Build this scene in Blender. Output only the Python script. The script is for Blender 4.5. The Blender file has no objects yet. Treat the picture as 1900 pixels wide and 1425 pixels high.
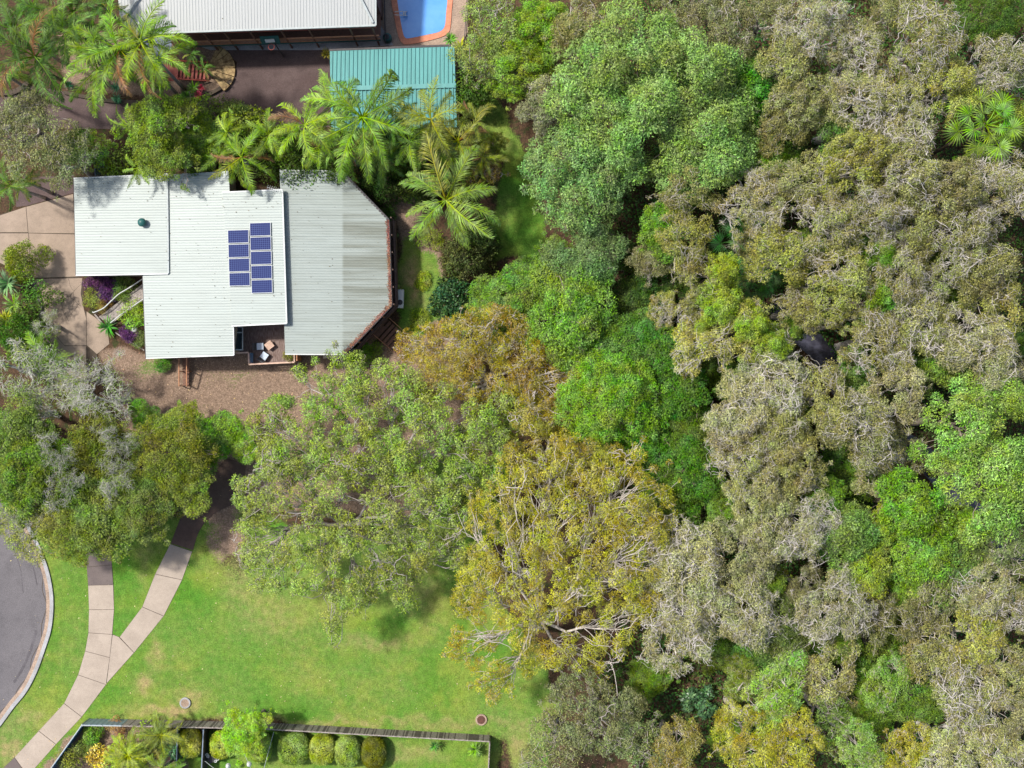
import bpy, math, random
import numpy as np
from mathutils import Vector, Matrix, Euler
R = math.radians
scene = bpy.context.scene
COL = scene.collection

# ------------------------------------------------------------------ camera, sky, sun, exposure
CAMH = 95.0; PPM = 22.5
cam_d = bpy.data.cameras.new('camera'); cam = bpy.data.objects.new('camera', cam_d); COL.objects.link(cam)
cam.location = (0, 0, CAMH); cam.rotation_euler = (0, 0, 0)
cam_d.sensor_width = 36; cam_d.lens = 18 * CAMH / (950 / PPM); cam_d.clip_end = 2000
scene.camera = cam
world = bpy.data.worlds.new('World'); scene.world = world; world.use_nodes = True
SUN_DIR = Vector((-0.90, 0.42, 0)).normalized(); ELEV = R(56)
nt = world.node_tree; bg = nt.nodes['Background']; sky = nt.nodes.new('ShaderNodeTexSky')
sky.sky_type = 'NISHITA'; sky.sun_disc = False; sky.sun_elevation = ELEV
sky.sun_rotation = math.atan2(SUN_DIR.x, SUN_DIR.y); sky.dust_density = 3.0; sky.air_density = 1.0
nt.links.new(sky.outputs[0], bg.inputs[0]); bg.inputs[1].default_value = 0.12
sd = bpy.data.lights.new('sun', 'SUN'); sun = bpy.data.objects.new('sun', sd); COL.objects.link(sun)
sd.energy = 3.6; sd.angle = R(4.0); sd.color = (1.0, 0.955, 0.88)
sv = Vector((SUN_DIR.x * math.cos(ELEV), SUN_DIR.y * math.cos(ELEV), math.sin(ELEV)))
sun.rotation_euler = sv.to_track_quat('Z', 'Y').to_euler(); sun.location = (-60, 25, 80)
scene.view_settings.view_transform = 'Standard'; scene.view_settings.look = 'None'
scene.view_settings.exposure = 0.52; scene.view_settings.gamma = 1.0
scene.view_settings.use_curve_mapping = False

# ------------------------------------------------------------------ helpers
def W(px, py, z=0.0):
    k = (CAMH - z) / CAMH / PPM
    return np.array([(px - 950) * k, (712.5 - py) * k, z])

def reg(o, label=None, cat=None, group=None, kind=None):
    if label: o['label'] = label
    if cat: o['category'] = cat
    if group: o['group'] = group
    if kind: o['kind'] = kind
    return o
def empty(name, loc, label, cat, group=None, rz=0):
    o = bpy.data.objects.new(name, None); o.empty_display_size = .3; COL.objects.link(o)
    o.location = tuple(float(v) for v in loc); o.rotation_euler = (0, 0, rz)
    return reg(o, label, cat, group)
def child(name, me, parent, loc=(0, 0, 0)):
    o = bpy.data.objects.new(name, me); COL.objects.link(o); o.parent = parent; o.location = loc
    return o

def quad_mesh(name, V, Q, mats, attrs=None, mi=None, smooth=False):
    V = np.asarray(V, np.float32).reshape(-1, 3); Q = np.asarray(Q, np.int32).reshape(-1, 4)
    me = bpy.data.meshes.new(name)
    me.vertices.add(len(V)); me.vertices.foreach_set('co', V.ravel())
    me.loops.add(Q.size); me.loops.foreach_set('vertex_index', Q.ravel())
    me.polygons.add(len(Q)); me.polygons.foreach_set('loop_start', np.arange(0, Q.size, 4, dtype=np.int32))
    if mi is not None: me.polygons.foreach_set('material_index', np.asarray(mi, np.int32))
    me.polygons.foreach_set('use_smooth', np.full(len(Q), smooth))
    for m in (mats if isinstance(mats, list) else [mats]): me.materials.append(m)
    for k, v in (attrs or {}).items():
        a = me.attributes.new(k, 'FLOAT', 'POINT'); a.data.foreach_set('value', np.asarray(v, np.float32))
    me.update(calc_edges=True)
    return me

class MB:
    """collects convex pieces, builds ONE mesh"""
    def __init__(s): s.v = []; s.f = []; s.m = []
    def add(s, vs, fs, mi=0):
        b = len(s.v); s.v += [tuple(float(c) for c in v) for v in vs]
        s.f += [tuple(b + i for i in f) for f in fs]; s.m += [mi] * len(fs); return s
    def prism(s, pts, z0, z1, mi=0):
        """pts: world xy list (ccw or cw); z0,z1 scalars or lists"""
        n = len(pts); z0 = [z0] * n if np.isscalar(z0) else z0; z1 = [z1] * n if np.isscalar(z1) else z1
        a = sum(pts[i][0] * pts[(i + 1) % n][1] - pts[(i + 1) % n][0] * pts[i][1] for i in range(n))
        if a < 0: pts = pts[::-1]; z0 = z0[::-1]; z1 = z1[::-1]
        vs = [(p[0], p[1], z) for p, z in zip(pts, z0)] + [(p[0], p[1], z) for p, z in zip(pts, z1)]
        fs = [tuple(range(n - 1, -1, -1)), tuple(range(n, 2 * n))] + [(i, (i + 1) % n, n + (i + 1) % n, n + i) for i in range(n)]
        return s.add(vs, fs, mi)
    def box(s, c, d, rz=0, mi=0, rot=None):
        c = Vector([float(q) for q in c]); h = Vector(d) * .5
        M = rot if rot is not None else Matrix.Rotation(rz, 3, 'Z')
        vs = [c + M @ Vector((sx * h.x, sy * h.y, sz * h.z)) for sz in (-1, 1) for sx, sy in ((-1, -1), (1, -1), (1, 1), (-1, 1))]
        return s.add(vs, [(3, 2, 1, 0), (4, 5, 6, 7), (0, 1, 5, 4), (1, 2, 6, 5), (2, 3, 7, 6), (3, 0, 4, 7)], mi)
    def bar(s, a, b, w, h, mi=0):
        a = Vector([float(q) for q in a]); b = Vector([float(q) for q in b]); t = (b - a)
        q = t.to_track_quat('X', 'Z').to_matrix()
        return s.box((a + b) / 2, (t.length, w, h), rot=q, mi=mi)
    def tube(s, pts, r, n=8, mi=0, cap=True):
        pts = [Vector([float(q) for q in p]) for p in pts]; rr = [r] * len(pts) if np.isscalar(r) else r
        vs = []; fs = []
        for i, p in enumerate(pts):
            t = (pts[min(i + 1, len(pts) - 1)] - pts[max(i - 1, 0)]).normalized()
            u = t.cross(Vector((.31, .17, .93) if abs(t.z) < .9 else (1, .1, 0))).normalized(); w = t.cross(u)
            for k in range(n):
                a = 2 * math.pi * k / n; vs.append(p + (u * math.cos(a) + w * math.sin(a)) * rr[i])
        for i in range(len(pts) - 1):
            for k in range(n):
                fs.append((i * n + k, i * n + (k + 1) % n, (i + 1) * n + (k + 1) % n, (i + 1) * n + k))
        if cap: fs += [tuple(range(n - 1, -1, -1)), tuple((len(pts) - 1) * n + k for k in range(n))]
        return s.add(vs, fs, mi)
    def lathe(s, c, prof, n=20, mi=0):
        """prof: (r,z) list"""
        vs = [(c[0] + r * math.cos(2 * math.pi * k / n), c[1] + r * math.sin(2 * math.pi * k / n), c[2] + z) for r, z in prof for k in range(n)]
        fs = [(i * n + k, i * n + (k + 1) % n, (i + 1) * n + (k + 1) % n, (i + 1) * n + k) for i in range(len(prof) - 1) for k in range(n)]
        fs += [tuple(range(n - 1, -1, -1)), tuple((len(prof) - 1) * n + k for k in range(n))]
        return s.add(vs, fs, mi)
    def mesh(s, name, mats, smooth=False):
        me = bpy.data.meshes.new(name); me.from_pydata(s.v, [], s.f); me.polygons.foreach_set('material_index', s.m)
        for m in (mats if isinstance(mats, list) else [mats]): me.materials.append(m)
        if smooth: me.polygons.foreach_set('use_smooth', [True] * len(s.f))
        me.update(); return me
    def build(s, name, mats, parent=None, smooth=False, label=None):
        o = bpy.data.objects.new(name, s.mesh(name, mats, smooth)); COL.objects.link(o)
        if parent is not None:
            o.parent = parent; o.matrix_parent_inverse = Matrix.Translation(-parent.location) if not parent.rotation_euler.z else parent.matrix_basis.inverted()
        if label: o['label'] = label
        return o

# ------------------------------------------------------------------ materials
def newmat(name, rough=.7, spec=.3):
    m = bpy.data.materials.new(name); m.use_nodes = True; n = m.node_tree.nodes; b = n['Principled BSDF']
    b.inputs['Roughness'].default_value = rough; b.inputs['Specular IOR Level'].default_value = spec
    return m, m.node_tree, b
def N(t, typ, **kw):
    n = t.nodes.new(typ)
    for k, v in kw.items():
        if k.startswith('i_'):
            key = k[2:]; key = int(key) if key.isdigit() else key
            n.inputs[key].default_value = v
        else: setattr(n, k, v)
    return n
def mixc(t, f, a, b, blend='MIX'):
    n = N(t, 'ShaderNodeMix', data_type='RGBA', blend_type=blend)
    for i, v in ((0, f), (6, a), (7, b)):
        if isinstance(v, (int, float)): n.inputs[i].default_value = v
        elif isinstance(v, (tuple, list)): n.inputs[i].default_value = tuple(v) + ((1,) if len(v) == 3 else ())
        else: t.links.new(v, n.inputs[i])
    return n.outputs[2]
def ramp(t, val, a, b, lo=0., hi=1.):
    n = N(t, 'ShaderNodeMapRange', i_1=a, i_2=b, i_3=lo, i_4=hi); t.links.new(val, n.inputs[0]); return n.outputs[0]
def noise(t, scale, detail=4, stretch=(1, 1, 1), rough=.6, out=0, src=None):
    tc = N(t, 'ShaderNodeNewGeometry'); mp = N(t, 'ShaderNodeMapping'); mp.inputs['Scale'].default_value = stretch
    t.links.new(tc.outputs['Position'] if src is None else src, mp.inputs[0])
    n = N(t, 'ShaderNodeTexNoise', i_Scale=scale, i_Detail=detail, i_Roughness=rough); t.links.new(mp.outputs[0], n.inputs['Vector'])
    return n.outputs[out]
def bump(t, b, h, strength=.3, dist=.02):
    n = N(t, 'ShaderNodeBump', i_Strength=strength, i_Distance=dist); t.links.new(h, n.inputs['Height']); t.links.new(n.outputs[0], b.inputs['Normal'])
def nmat(name, c1, c2, scale=2, rough=.7, spec=.3, stretch=(1, 1, 1), lo=.35, hi=.65, fine=0, bs=0, metal=0):
    m, t, b = newmat(name, rough, spec)
    f = ramp(t, noise(t, scale, 5, stretch), lo, hi); c = mixc(t, f, c1, c2)
    if fine:
        g = ramp(t, noise(t, fine, 2), .3, .7, .8, 1.2); h = N(t, 'ShaderNodeVectorMath', operation='SCALE'); t.links.new(c, h.inputs[0]); t.links.new(g, h.inputs['Scale']); c = h.outputs[0]
    t.links.new(c, b.inputs['Base Color']); b.inputs['Metallic'].default_value = metal
    if bs: bump(t, b, noise(t, scale * 6, 3, stretch), bs, .02)
    return m

def leaf_mat(name, trans=.3, rough=.6, spec=.12, var=.62, speck=.4):
    m, t, b = newmat(name, rough, spec)
    oi = N(t, 'ShaderNodeObjectInfo'); lr = N(t, 'ShaderNodeAttribute', attribute_name='lr'); cr = N(t, 'ShaderNodeAttribute', attribute_name='cr')
    hs = N(t, 'ShaderNodeHueSaturation'); t.links.new(oi.outputs['Color'], hs.inputs['Color'])
    t.links.new(ramp(t, cr.outputs['Fac'], 0, 1, .468, .53), hs.inputs['Hue'])
    t.links.new(ramp(t, lr.outputs['Fac'], 0, 1, .85, 1.15), hs.inputs['Saturation'])
    mu = N(t, 'ShaderNodeMath', operation='MULTIPLY'); t.links.new(ramp(t, lr.outputs['Fac'], 0, 1, 1 - var * .9, 1 + var * 1.3), mu.inputs[0]); t.links.new(ramp(t, cr.outputs['Fac'], 0, 1, .8, 1.2), mu.inputs[1])
    t.links.new(mu.outputs[0], hs.inputs['Value'])
    nA = noise(t, .55, 3); nB = noise(t, 1.3, 3, (1.1, .9, 1)); hv = N(t, 'ShaderNodeHueSaturation'); t.links.new(hs.outputs[0], hv.inputs['Color'])
    t.links.new(ramp(t, nA, .3, .7, .478, .525), hv.inputs['Hue']); t.links.new(ramp(t, nB,   .3, .7, 1.12, .80), hv.inputs['Saturation']); t.links.new(ramp(t, nB, .3, .7, .70, 1.22), hv.inputs['Value']); hs = hv
    spk = ramp(t, lr.outputs['Fac'], .84, .88, 0, speck); big = N(t, 'ShaderNodeVectorMath', operation='SCALE', i_Scale=1.35); t.links.new(hs.outputs[0], big.inputs[0])  # paler yellowish flecks on some leaves, doubling as painted glints
    lc = mixc(t, spk, hs.outputs[0], mixc(t, .35, big.outputs[0], (.52, .52, .17)))
    t.links.new(lc, b.inputs['Base Color'])
    tr = N(t, 'ShaderNodeBsdfTranslucent'); sc = mixc(t, .5, hs.outputs[0], (.35, .5, .05)); sc2 = mixc(t, .6, sc, hs.outputs[0]); t.links.new(sc2, tr.inputs[0])
    mx = N(t, 'ShaderNodeMixShader', i_0=trans); t.links.new(b.outputs[0], mx.inputs[1]); t.links.new(tr.outputs[0], mx.inputs[2])
    t.links.new(mx.outputs[0], t.nodes['Material Output'].inputs[0])
    return m
M_LEAF = leaf_mat('leaf'); M_GLOSS = leaf_mat('glossy_leaf', .15, .35, .35, .5); M_FROND = leaf_mat('palm_leaf', .32, .5, .18, .55, 0)
def obj_mat(name, rough=.8, scale=3, stretch=(1, 1, 1)):
    m, t, b = newmat(name, rough, .2); oi = N(t, 'ShaderNodeObjectInfo')
    f = ramp(t, noise(t, scale, 4, stretch), .3, .7, .6, 1.25); h = N(t, 'ShaderNodeVectorMath', operation='SCALE')
    t.links.new(oi.outputs['Color'], h.inputs[0]); t.links.new(f, h.inputs['Scale']); t.links.new(h.outputs[0], b.inputs['Base Color']); return m
M_BARK = obj_mat('bark', .85, 5)

def roof_mat(name, clean, dirty, axis='x', dirt_from=None, amt=.35, corr=None):
    m, t, b = newmat(name, .42, .4)
    st = (.25, 3.0, 1) if axis == 'x' else (3.0, .25, 1)
    f = ramp(t, noise(t, 1.2, 6, st), .42, .75); f2 = ramp(t, noise(t, .25, 4), .4, .7)
    mu = N(t, 'ShaderNodeMath', operation='MULTIPLY', i_1=amt * 2.0); t.links.new(f, mu.inputs[0])
    a2 = N(t, 'ShaderNodeMath', operation='MULTIPLY', i_1=amt * .6); t.links.new(f2, a2.inputs[0])
    ad = N(t, 'ShaderNodeMath', operation='ADD'); t.links.new(mu.outputs[0], ad.inputs[0]); t.links.new(a2.outputs[0], ad.inputs[1]); fac = ad.outputs[0]
    if dirt_from:
        g = N(t, 'ShaderNodeNewGeometry'); sx = N(t, 'ShaderNodeSeparateXYZ'); t.links.new(g.outputs['Position'], sx.inputs[0])
        x0 = dirt_from; s = ramp(t, sx.outputs[0], x0 - .05, x0 + .15, 0, 1); band = ramp(t, noise(t, .9, 3, (.05, 1.6, 1)), .40, .60, .15, 1.0)
        q = N(t, 'ShaderNodeMath', operation='MULTIPLY'); t.links.new(s, q.inputs[0]); t.links.new(band, q.inputs[1])
        w = N(t, 'ShaderNodeMath', operation='MULTIPLY_ADD', i_1=.8); t.links.new(q.outputs[0], w.inputs[0]); t.links.new(fac, w.inputs[2]); fac = w.outputs[0]
    cl = N(t, 'ShaderNodeClamp'); t.links.new(fac, cl.inputs[0])
    c = mixc(t, cl.outputs[0], clean, dirty)
    sp = ramp(t, noise(t, 9, 2), .72, .8, 0, .5); c = mixc(t, sp, c, (.16, .15, .11))
    t.links.new(c, b.inputs['Base Color']); return m

M_ROOF = roof_mat('mint_roof_metal', (.315, .36, .34), (.22, .245, .225), 'x', amt=.16)
M_ROOFE = roof_mat('weathered_roof_metal', (.30, .34, .32), (.165, .18, .15), 'x', dirt_from=float(W(634, 0, 4)[0]), amt=.18)
M_ROOFN = roof_mat('pale_grey_roof_metal', (.355, .37, .365), (.27, .28, .265), 'y', amt=.1)
M_TEAL = roof_mat('teal_roof_metal', (.10, .30, .29), (.07, .21, .20), 'y', amt=.3)
M_TRIM = nmat('pale_trim', (.40, .44, .44), (.33, .36, .35), 3, .5)
M_GUT = nmat('dark_gutter', (.035, .035, .04), (.07, .06, .06), 3, .5)
M_WALL = nmat('cream_render', (.46, .40, .33), (.38, .33, .27), 2, .8)
M_WALLD = nmat('dark_timber_wall', (.10, .065, .055), (.16, .10, .085), 4, .7, stretch=(1, 1, 8))
M_DECK = nmat('weathered_deck_boards', (.11, .065, .05), (.25, .19, .17), 3.5, .7, stretch=(5, .8, 1), fine=30, bs=.3)
M_RAIL = nmat('pinkish_timber', (.60, .42, .33), (.45, .30, .22), 4, .6)
M_TIMB = nmat('brown_timber', (.20, .10, .065), (.11, .06, .045), 5, .7, stretch=(1, 4, 1), fine=25)
M_TAN = nmat('tan_timber', (.52, .26, .14), (.38, .18, .10), 5, .7)
M_RED = nmat('red_painted_timber', (.32, .075, .055), (.22, .05, .04), 4, .6)
M_GREYT = nmat('silvered_timber', (.36, .32, .29), (.19, .165, .15), 6, .85, stretch=(1, 1, 1), fine=20)
M_WHITE = nmat('white_paint', (.58, .60, .59), (.50, .52, .51), 3, .4)
M_BLACK = nmat('black_plastic', (.02, .02, .022), (.05, .05, .05), 8, .4)
M_BLUEF = nmat('blue_steel_fence', (.055, .13, .22), (.035, .09, .16), 3, .4, .5)
M_BLUEG = nmat('grey_blue_steel_fence', (.20, .26, .33), (.15, .20, .27), 3, .4, .5)
M_GLASS = nmat('dark_glass', (.01, .025, .035), (.02, .05, .06), 1, .08, .8)
M_GREENM = nmat('green_painted_metal', (.03, .12, .11), (.02, .085, .08), 5, .4)
M_CUSH = nmat('pale_blue_cushion', (.55, .62, .70), (.42, .49, .57), 9, .9)
M_WICK = nmat('grey_wicker', (.10, .10, .11), (.05, .05, .055), 30, .8)
M_STONE = nmat('flag_stone', (.50, .36, .17), (.16, .10, .05), 3.5, .8, fine=12, bs=.5)
M_BRICK = nmat('terracotta_coping', (.62, .25, .15), (.50, .19, .11), 3, .7, fine=14)
M_BRASS = nmat('rust_iron', (.14, .06, .04), (.08, .035, .03), 12, .7, metal=.0)

def conc_mat(name, c1, c2, sc=.5, fine=40, st=.5):
    m, t, b = newmat(name, .85, .2)
    c = mixc(t, ramp(t, noise(t, sc, 6), .35, .68), c1, c2)
    c = mixc(t, ramp(t, noise(t, sc * 5, 5), .5, .75, 0, st), c, tuple(v * .5 for v in c1))
    g = ramp(t, noise(t, fine, 2), .3, .7, .72, 1.28); h = N(t, 'ShaderNodeVectorMath', operation='SCALE'); t.links.new(c, h.inputs[0]); t.links.new(g, h.inputs['Scale'])
    t.links.new(h.outputs[0], b.inputs['Base Color']); bump(t, b, noise(t, fine, 2), .3, .01); return m
M_CONC = conc_mat('tan_aggregate_concrete', (.34, .265, .205), (.25, .195, .15), .45, 30, .4)
M_PATH = conc_mat('pinkish_footpath_concrete', (.40, .335, .275), (.325, .27, .22), .6, 30, .25)
M_JOINT = nmat('dark_joint', (.06, .045, .035), (.09, .07, .05), 4, .9)
M_DRIVE = conc_mat('dark_aggregate_driveway', (.085, .058, .055), (.125, .09, .085), .35, 14, .45)
M_PATHD = conc_mat('dark_asphalt_path', (.095, .06, .048), (.13, .09, .07), .6, 30, .3)
M_PATHG = conc_mat('grey_asphalt_slab', (.13, .105, .10), (.16, .13, .12), .6, 30, .3)
M_ROAD = conc_mat('road_asphalt', (.12, .112, .118), (.155, .144, .15), .22, 18, .35)
M_KERB = conc_mat('kerb_concrete', (.37, .37, .38), (.27, .27, .27), .8, 20, .4)
M_PAVE = conc_mat('pool_paving', (.38, .28, .21), (.24, .18, .14), 1.0, 12, .4)

m, t, b = newmat('ground_cover', .95, .1); M_GROUND = m
def at(n): return N(t, 'ShaderNodeAttribute', attribute_name=n).outputs['Fac']
n1 = noise(t, .35, 6); n2 = noise(t, 1.6, 6); n3 = noise(t, 22, 3); n4 = noise(t, 6, 4); n5 = noise(t, .12, 4)
grass = mixc(t, ramp(t, n1, .42, .58), (.070, .185, .016), (.150, .225, .026))
grass = mixc(t, ramp(t, n5, .42, .6, 0, .7), grass, (.06, .19, .02))
grass = mixc(t, ramp(t, n2, .6, .78, 0, .55), grass, (.24, .25, .06))
ad_ = N(t, 'ShaderNodeMath', operation='MULTIPLY'); t.links.new(at('dry'), ad_.inputs[0]); t.links.new(ramp(t, n2, .3, .6, .45, 1.3), ad_.inputs[1])
clm = N(t, 'ShaderNodeClamp'); t.links.new(ad_.outputs[0], clm.inputs[0])
grass = mixc(t, clm.outputs[0], grass, (.30, .235, .11))
tan = mixc(t, ramp(t, n4, .35, .65), (.26, .185, .135), (.16, .11, .08))
tan = mixc(t, ramp(t, n3, .6, .72, 0, .7), tan, (.42, .34, .26))
lit = mixc(t, ramp(t, n4, .35, .65), (.045, .028, .02), (.10, .06, .035))
lit = mixc(t, ramp(t, n2, .5, .65, 0, .8), lit, (.03, .05, .015))
lit = mixc(t, ramp(t, n3, .6, .7, 0, .5), lit, (.16, .10, .06))
def soft(v, w=.25):
    a = N(t, 'ShaderNodeMath', operation='ADD'); t.links.new(v, a.inputs[0]); t.links.new(ramp(t, n4, .2, .8, -w, w), a.inputs[1])
    return ramp(t, a.outputs[0], .3, .7)
gc = mixc(t, soft(at('yard')), lit, tan); gc = mixc(t, soft(at('grass'), .35), gc, grass)
g = ramp(t, n3, .3, .7, .62, 1.4); h = N(t, 'ShaderNodeVectorMath', operation='SCALE'); t.links.new(gc, h.inputs[0]); t.links.new(g, h.inputs['Scale'])
n6 = ramp(t, noise(t, 9, 4), .32, .68, .74, 1.28); h2 = N(t, 'ShaderNodeVectorMath', operation='SCALE'); t.links.new(h.outputs[0], h2.inputs[0]); t.links.new(n6, h2.inputs['Scale'])
n7 = ramp(t, noise(t, 2.6, 5, (1, .8, 1)), .35, .65, .84, 1.14); h3 = N(t, 'ShaderNodeVectorMath', operation='SCALE'); t.links.new(h2.outputs[0], h3.inputs[0]); t.links.new(n7, h3.inputs['Scale'])
t.links.new(h3.outputs[0], b.inputs['Base Color']); bump(t, b, n4, .6, .05)

# ------------------------------------------------------------------ ground grid
rng = np.random.default_rng(7)
def inside(X, Y, poly):
    r = np.zeros(X.shape, bool); n = len(poly)
    for i in range(n):
        x1, y1 = poly[i]; x2, y2 = poly[(i + 1) % n]
        if y1 == y2: continue
        c = ((y1 > Y) != (y2 > Y)) & (X < (x2 - x1) * (Y - y1) / (y2 - y1) + x1); r ^= c
    return r
def blur(a, k):
    for _ in range(k):
        p = np.pad(a, 1, mode='edge'); a = (p[1:-1, :-2] + p[1:-1, 2:] + p[:-2, 1:-1] + p[2:, 1:-1] + 2 * a) / 6
    return a
def vnoise(X, Y, s, seed):
    r_ = np.random.default_rng(seed); g_ = r_.random((128, 128)); x = X / s % 127; y = Y / s % 127
    xi = x.astype(int); yi = y.astype(int); fx = x - xi; fy = y - yi; fx = fx * fx * (3 - 2 * fx); fy = fy * fy * (3 - 2 * fy)
    return (g_[yi, xi] * (1 - fx) + g_[yi, xi + 1] * fx) * (1 - fy) + (g_[yi + 1, xi] * (1 - fx) + g_[yi + 1, xi + 1] * fx) * fy
step = 5.0
gx = np.arange(-300, 2201, step); gy = np.arange(-300, 1726, step); PX, PY = np.meshgrid(gx, gy)
JX = PX + (vnoise(PX + 999, PY + 999, 22, 1) - .5) * 26; JY = PY + (vnoise(PX + 999, PY + 999, 22, 2) - .5) * 26
lawn = [[(-300, 880), (100, 1000), (200, 990), (300, 960), (340, 950), (395, 968), (450, 945), (560, 985), (690, 1000), (800, 930), (870, 985), (920, 1100), (990, 1200), (1040, 1300), (1010, 1500), (930, 1380), (919, 1368), (480, 1342), (155, 1333), (60, 1440), (-300, 1750)],
        [(872, 170), (915, 175), (950, 240), (985, 300), (1012, 440), (990, 490), (920, 480), (905, 420), (935, 320), (920, 260)],
        [(385, 1352), (919, 1372), (919, 1600), (385, 1600)], [(345, 1395), (385, 1395), (385, 1600), (345, 1600)],
        [(745, 430), (800, 470), (830, 540), (800, 610), (745, 640), (735, 560)],
        [(770, 860), (880, 850), (960, 990), (820, 1000)]]
yard = [[(190, 640), (270, 655), (560, 660), (700, 640), (760, 600), (735, 400), (700, 330), (760, 300), (820, 480), (850, 640), (900, 800), (930, 1000), (780, 960), (600, 950), (430, 950), (350, 960), (250, 840), (210, 720)],
        [(380, 960), (440, 940), (470, 1000), (455, 1040), (400, 1040)], [(230, 980), (300, 960), (300, 1010), (260, 1020)]]
beds = [[(60, 1345), (384, 1345), (384, 1600), (0, 1600)], [(100, 60), (300, 60), (420, 90), (440, 150), (370, 190), (120, 165)]]
G = np.zeros_like(PX); Yd = np.zeros_like(PX); D = np.zeros_like(PX)
for p in lawn: G = np.maximum(G, inside(JX, JY, p))
for p in yard: Yd = np.maximum(Yd, inside(JX, JY, p))
for p in beds: Yd = np.maximum(Yd, inside(PX, PY, p) * .75)
cls = np.where(inside(PX, PY, lawn[2]) | inside(PX, PY, lawn[3]), 4, np.where(G > .5, 1, np.where(Yd > .5, 2, 0)))
G = blur(G.astype(float), 5); Yd = blur(Yd.astype(float), 4)
def spot(x, y, rx, ry, a): return a * np.exp(-(((JX - x) / rx) ** 2 + ((JY - y) / ry) ** 2))
# worn and green patches
for s in ((425, 1000, 38, 50, -1.0), (455, 1060, 30, 60, -.3)): G += spot(*s)
for s in ((280, 685, 40, 18, .55), (430, 700, 60, 18, .35), (380, 780, 16, 40, .4), (770, 560, 30, 60, .3), (525, 742, 10, 8, .6), (660, 650, 40, 12, .6)): G += spot(*s)
for s in ((290, 1215, 12, 26, .45), (270, 1268, 12, 18, .7), (345, 1303, 26, 22, .5), (700, 1195, 60, 14, .4), (450, 1050, 40, 60, .4), (520, 1130, 90, 50, .25), (770, 1060, 40, 60, .35),
          (300, 1320, 60, 8, .7), (600, 1340, 350, 6, .5), (15, 1390, 14, 30, .6), (60, 1340, 30, 14, .3), (270, 1040, 18, 60, .3), (960, 1390, 30, 40, .4), (765, 520, 18, 40, .8), (780, 1400, 60, 18, .4), (600, 1230, 160, 50, .1)): D += spot(*s)
D += .25 * vnoise(PX + 999, PY + 999, 60, 5) * G
V = np.stack([(PX - 950) / PPM, (712.5 - PY) / PPM, (vnoise(PX + 999, PY + 999, 40, 9) - .5) * .02 - .005], -1)
ny, nx = PX.shape; idx = np.arange(nx * ny).reshape(ny, nx)
quads = np.stack([idx[1:, :-1], idx[1:, 1:], idx[:-1, 1:], idx[:-1, :-1]], -1)
ccls = cls[:-1, :-1]
for k, nm in ((0, 'ground'), (1, 'lawn'), (2, 'yard_ground'), (4, 'garden_lawn')):
    q = quads[ccls == k]; u, inv = np.unique(q, return_inverse=True)
    me = quad_mesh(nm, V.reshape(-1, 3)[u], inv.reshape(-1, 4), M_GROUND, {'grass': G.ravel()[u], 'yard': Yd.ravel()[u], 'dry': D.ravel()[u]})
    o = bpy.data.objects.new(nm, me); COL.objects.link(o); reg(o, kind='structure')
fx0, fx1, fy0, fy1 = V[0, 0, 0], V[0, -1, 0], V[-1, 0, 1], V[0, 0, 1]
mb = MB()
for a, b_, c, d in ((-600, 600, fy1, 600), (-600, 600, -600, fy0), (-600, fx0, fy0, fy1), (fx1, 600, fy0, fy1)):
    mb.add([(a, c, -.01), (b_, c, -.01), (b_, d, -.01), (a, d, -.01)], [(0, 1, 2, 3)])
reg(mb.build('terrain', M_GROUND), kind='structure')

def sheet(name, polys, mats, z=.012, thick=.05, kind='structure', mis=None):
    mb = MB()
    for i, p in enumerate(polys):
        mb.prism([W(*q)[:2] for q in p], z - thick, z, mis[i] if mis else 0)
    o = mb.build(name, mats)
    if kind: reg(o, kind=kind)
    return o
def smooth_line(pts, n=6):
    out = []; P = [np.array(p, float) for p in pts]
    for i in range(len(P) - 1):
        p0 = P[max(i - 1, 0)]; p1 = P[i]; p2 = P[i + 1]; p3 = P[min(i + 2, len(P) - 1)]
        for k in range(n):
            u = k / n; out.append(.5 * ((2 * p1) + (-p0 + p2) * u + (2 * p0 - 5 * p1 + 4 * p2 - p3) * u * u + (-p0 + 3 * p1 - 3 * p2 + p3) * u ** 3))
    out.append(P[-1]); return out
# road with kerb
kl = smooth_line([(-260, 860), (-120, 865), (-40, 890), (20, 930), (60, 985), (84, 1040), (95, 1080), (99, 1120), (95, 1166), (83, 1206), (68, 1247), (49, 1283), (25, 1313), (0, 1347), (-40, 1395), (-110, 1470), (-200, 1560)])
sheet('road', [[tuple(p) for p in kl[:1]] + [tuple(p) for p in kl[1:]] + [(-300, 1560), (-300, 860)]], M_ROAD, .01, .03)
def strip(name, line, off0, off1, z0, z1, mats, kind='structure', mi=0, parent=None, zbase=-.05):
    pts = np.array(line, float); t_ = np.gradient(pts, axis=0); t_ /= np.linalg.norm(t_, axis=1)[:, None]; n_ = np.stack([-t_[:, 1], t_[:, 0]], 1)
    a = pts + n_ * off0; b_ = pts + n_ * off1; mb = MB(); vs = []; fs = []
    for i in range(len(pts)):
        A = W(*a[i]); B = W(*b_[i]); vs += [(A[0], A[1], z0), (B[0], B[1], z1), (A[0], A[1], zbase), (B[0], B[1], zbase)]
        if i: k = 4 * i; fs += [(k - 4, k - 3, k + 1, k), (k - 2, k - 4, k, k + 2), (k - 3, k - 1, k + 3, k + 1)]
    mb.add(vs, fs); o = mb.build(name, mats, parent)
    if kind: reg(o, kind=kind)
    return o
strip('kerb', kl, -1, 6, .12, .10, M_KERB); strip('gutter_channel', kl, 6.2, 13, .06, .014, M_PAVE)
# tyre-worn seam lines on the road
sl = [(p[0] - 15 - 3 * math.sin(i * .7), p[1]) for i, p in enumerate(kl)]
strip('road_seam', sl, 0, 1.2, .014, .014, M_JOINT)

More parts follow.
